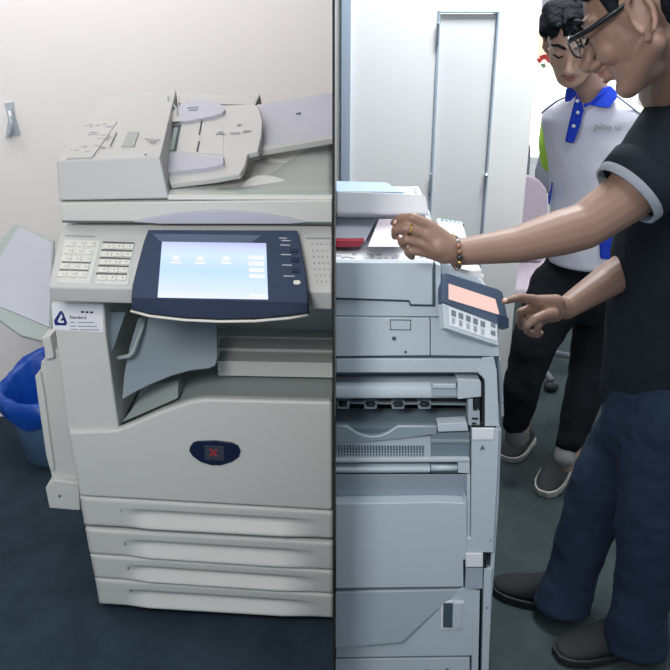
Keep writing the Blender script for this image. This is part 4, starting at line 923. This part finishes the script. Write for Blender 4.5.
# trunk and legs core
hipF = P(672, 370, 1.90)
bm_cone(bm, P(695, 150, 1.80), .13, P(680, 280, 1.86), .14); bm_cone(bm, P(680, 280, 1.86), .12, hipF, .10)
kA = P(598, 500, 1.98); aA = fl(560, 596, .09); kB = P(654, 505, 1.78); aB = fl(632, 622, .09)
bm_chain(bm, [P(650, 415, 1.95), kA, P(578, 550, 1.97), aA], [.08, .055, .045, .04]); bm_chain(bm, [P(672, 415, 1.82), kB, P(645, 570, 1.78), aB], [.08, .055, .045, .04])
bodyF = remesh('body', bm, 'skin', pf, .0034, 3, .5)
face_parts(q, f, l, u, sF, bodyF)
for tp, nd in (((505, 300, 1.594), V(-.1, -.5, .8)), ((394.5, 232, 1.508), V(-1, -.6, .1)), ((395, 222, 1.512), V(-1, -.3, .4))):
    b_ = bmesh.new(); c_ = P(*tp); n_ = nd.normalized(); a_, c2 = frame(n_); bm_ell(b_, c_, (a_*.006, c2*.005, n_*.0022), 10); link('fingernail', b_, 'nail', bodyF, smooth=True)
# hair
bm = bmesh.new()
def fq(x, y, z): return HF+(f*x+l*y+u*z)*sF
bm_ell(bm, fq(-.030, 0, .052), (f*.094*sF, l*.080*sF, u*.082*sF)); bm_ell(bm, fq(-.056, 0, .006), (f*.062*sF, l*.074*sF, u*.066*sF))
for sd in (1, -1):
    bm_cone(bm, fq(.022, .064*sd, .055), .020*sF, fq(.024, .073*sd, .022), .008*sF); bm_cone(bm, fq(.03, .058*sd, .075), .022*sF, fq(.056, .052*sd, .066), .014*sF); bm_cone(bm, fq(.028, .054*sd, .076), .014*sF, fq(.022, .066*sd, .05), .010*sF)
random.seed(8)
for k in range(26):
    a_ = -1.2+k*2.4/25; yy = math.sin(a_)*.070; xx = .008+math.cos(a_)*.034
    bm_cone(bm, fq(xx-.04, yy*.9, .090), .016, fq(xx, yy*1.02, .084+random.uniform(-.002, .006)), .007, 8)
remesh('hair', bm, 'hair', bodyF, .005, 3, label='short black hair')
# glasses
gl = thing('glasses', q(.11, 0, .012), 'black framed glasses worn by the person in the black t-shirt', 'glasses')
def rim(sd):
    pts = []
    for k in range(17):
        a_ = 2*math.pi*k/16; pts.append(q(.112-.010*abs(math.cos(a_))*0-.16*abs(.034*sd+math.cos(a_)*.024*sd)*.5, .034*sd+math.cos(a_)*.025*sd, .004+math.sin(a_)*.0175))
    return pts
for sd in (1, -1):
    tube('rim', rim(sd), .0016*sF, 'frame', gl, n=6)
    b_ = bmesh.new(); vs = [b_.verts.new(p) for p in rim(sd)[:-1]]; b_.faces.new(vs); r_ = bmesh.ops.extrude_face_region(b_, geom=list(b_.faces)); bmesh.ops.translate(b_, vec=-f*.0012, verts=[g for g in r_['geom'] if isinstance(g, bmesh.types.BMVert)]); link('lens', b_, 'lens', gl)
    b_ = bmesh.new(); bm_tube(b_, [q(.107, .059*sd, .012), q(.098, .071*sd, .014), q(.06, .078*sd, .015), q(.02, .080*sd, .020), q(.004, .078*sd, .022)], [.0035, .0046, .005, .0046, .003], 8); link('temple_arm', b_, 'frame', gl, smooth=True)
tube('bridge', [q(.112, .009, .008), q(.115, 0, .011), q(.112, -.009, .008)], .0018, 'frame', gl, n=6)
# t-shirt
bm = bmesh.new()
def sec2(pxl, pxr, py, Y, dep): a_ = P(pxl, py, Y); b_ = P(pxr, py, Y); return ((a_+b_)/2, (b_-a_)/2, V(0, dep, 0))
loftE(bm, [sec2(655, 735, 92, 1.72, .06), sec2(648, 765, 112, 1.74, .12), sec2(642, 775, 140, 1.76, .17), sec2(634, 775, 180, 1.79, .19), sec2(621, 770, 225, 1.82, .185), sec2(611, 765, 275, 1.86, .175), sec2(607, 760, 330, 1.89, .17), sec2(603, 755, 380, 1.91, .165), sec2(602, 752, 402, 1.92, .165)])
bm_chain(bm, [P(708, 112, 1.66), P(676, 146, 1.61), P(652, 170, 1.595)], [.098, .09, .078])
bm_chain(bm, [P(700, 140, 1.84), P(668, 185, 1.93), P(655, 215, 1.92)], [.09, .08, .074])
ts_ = folds(remesh('t_shirt', bm, 'tshirt', pf, .008, 6), .018)
# sleeve hem and pale cuff
ax = (P(628, 194, 1.58)-P(672, 150, 1.61)).normalized(); cc = P(630, 191.5, 1.58); a_, b2 = frame(ax)
def cuff(c0, w0, w1, r0, r1): 
    b_ = bmesh.new(); bm_loft(b_, [ring(c0+ax*w0, a_*r0, b2*r0, 32), ring(c0+ax*w1, a_*r1, b2*r1, 32), ring(c0+ax*w1, a_*(r1-.005), b2*(r1-.005), 32), ring(c0+ax*w0, a_*(r0-.006), b2*(r0-.006), 32)], cap=False); return b_
b_ = bmesh.new(); bm_loft(b_, [ring(cc-ax*.06, a_*.070, b2*.070, 32), ring(cc-ax*.045, a_*.082, b2*.082, 32), ring(cc-ax*.004, a_*.078, b2*.078, 32), ring(cc-ax*.004, a_*.066, b2*.066, 32), ring(cc-ax*.06, a_*.066, b2*.066, 32)], cap=False)
link('sleeve_hem', b_, 'tshirt', ts_, smooth=True)
link('sleeve_cuff', cuff(cc, -.006, .013, .0775, .0745), 'cuff', ts_, smooth=True, label='pale grey sleeve edge')
# jeans
bm = bmesh.new()
loftE(bm, [sec2(608, 742, 380, 1.89, .15), sec2(605, 745, 410, 1.89, .16), sec2(603, 742, 440, 1.89, .15), sec2(612, 735, 460, 1.89, .13)])
bm_chain(bm, [P(645, 425, 1.97), P(598, 500, 1.98), P(580, 548, 1.97)], [.125, .092, .074]); loftE(bm, [(P(583, 540, 1.97), V(.07, 0, 0), V(0, .07, 0)), (P(579, 553, 1.97), V(.074, 0, 0), V(0, .073, 0)), (P(571, 577, 1.96), V(.075, 0, 0), V(0, .072, 0)), (fl(563, 606, .045), V(.084, 0, 0), V(0, .078, 0))])
bm_chain(bm, [P(672, 420, 1.80), P(654, 505, 1.78), P(645, 570, 1.78)], [.125, .095, .078]); loftE(bm, [(P(646, 562, 1.78), V(.074, 0, 0), V(0, .074, 0)), (P(645, 575, 1.78), V(.078, 0, 0), V(0, .076, 0)), (P(640, 606, 1.78), V(.077, 0, 0), V(0, .073, 0)), (fl(635, 645, .045), V(.087, 0, 0), V(0, .08, 0))])
folds(remesh('jeans', bm, 'jeans', pf, .007, 4, label='dark blue jeans'), .026)
shA = sneaker(fl(573, 608), fl(493, 588), 0, pf, 'shoe', 'rubber', .1, .052, .09)
shB = sneaker(fl(655, 638), fl(556, 658), 0, pf, 'shoe', 'rubber', .1, .054, .09)
# ring and bracelet
rp_ = P(409, 229.4, YH-.006); rd = (P(406, 228.5, YH-.008)-P(424, 233, YH-.002)).normalized(); a_, b2 = frame(rd)
b_ = bmesh.new(); bm_loft(b_, [ring(rp_-rd*.0028, a_*.0125, b2*.0125, 24), ring(rp_+rd*.0028, a_*.0125, b2*.0125, 24), ring(rp_+rd*.0028, a_*.0115, b2*.0115, 24), ring(rp_-rd*.0028, a_*.0115, b2*.0115, 24)], cap=False)
o = link('finger_ring', b_, 'gold'); tag(o, 'gold ring on the finger holding the paper', 'ring')
bc_ = P(455.5, 252.5, 1.51); bd_ = (P(500, 247, 1.52)-bc_).normalized(); a_, b2 = frame(bd_)
br = thing('bracelet', bc_, 'beaded bracelet with dark, gold and brown beads on the reaching wrist', 'bracelet')
tube('cord', ring(bc_, a_*.0305, b2*.0305, 24)+[ring(bc_, a_*.0305, b2*.0305, 24)[0]], .0015, 'bead', br, n=6)
for k in range(18):
    a = 2*math.pi*k/18; c_ = bc_+(a_*math.cos(a)+b2*math.sin(a))*.031
    b_ = bmesh.new(); r_ = .0062 if k % 6 == 0 else .0048; bm_ell(b_, c_, (ZX*r_, ZY*r_, ZZ*r_), 12)
    link('bead', b_, ('bead', 'gold', 'bead', 'bead3', 'bead2', 'bead2')[k % 6], br, smooth=True)
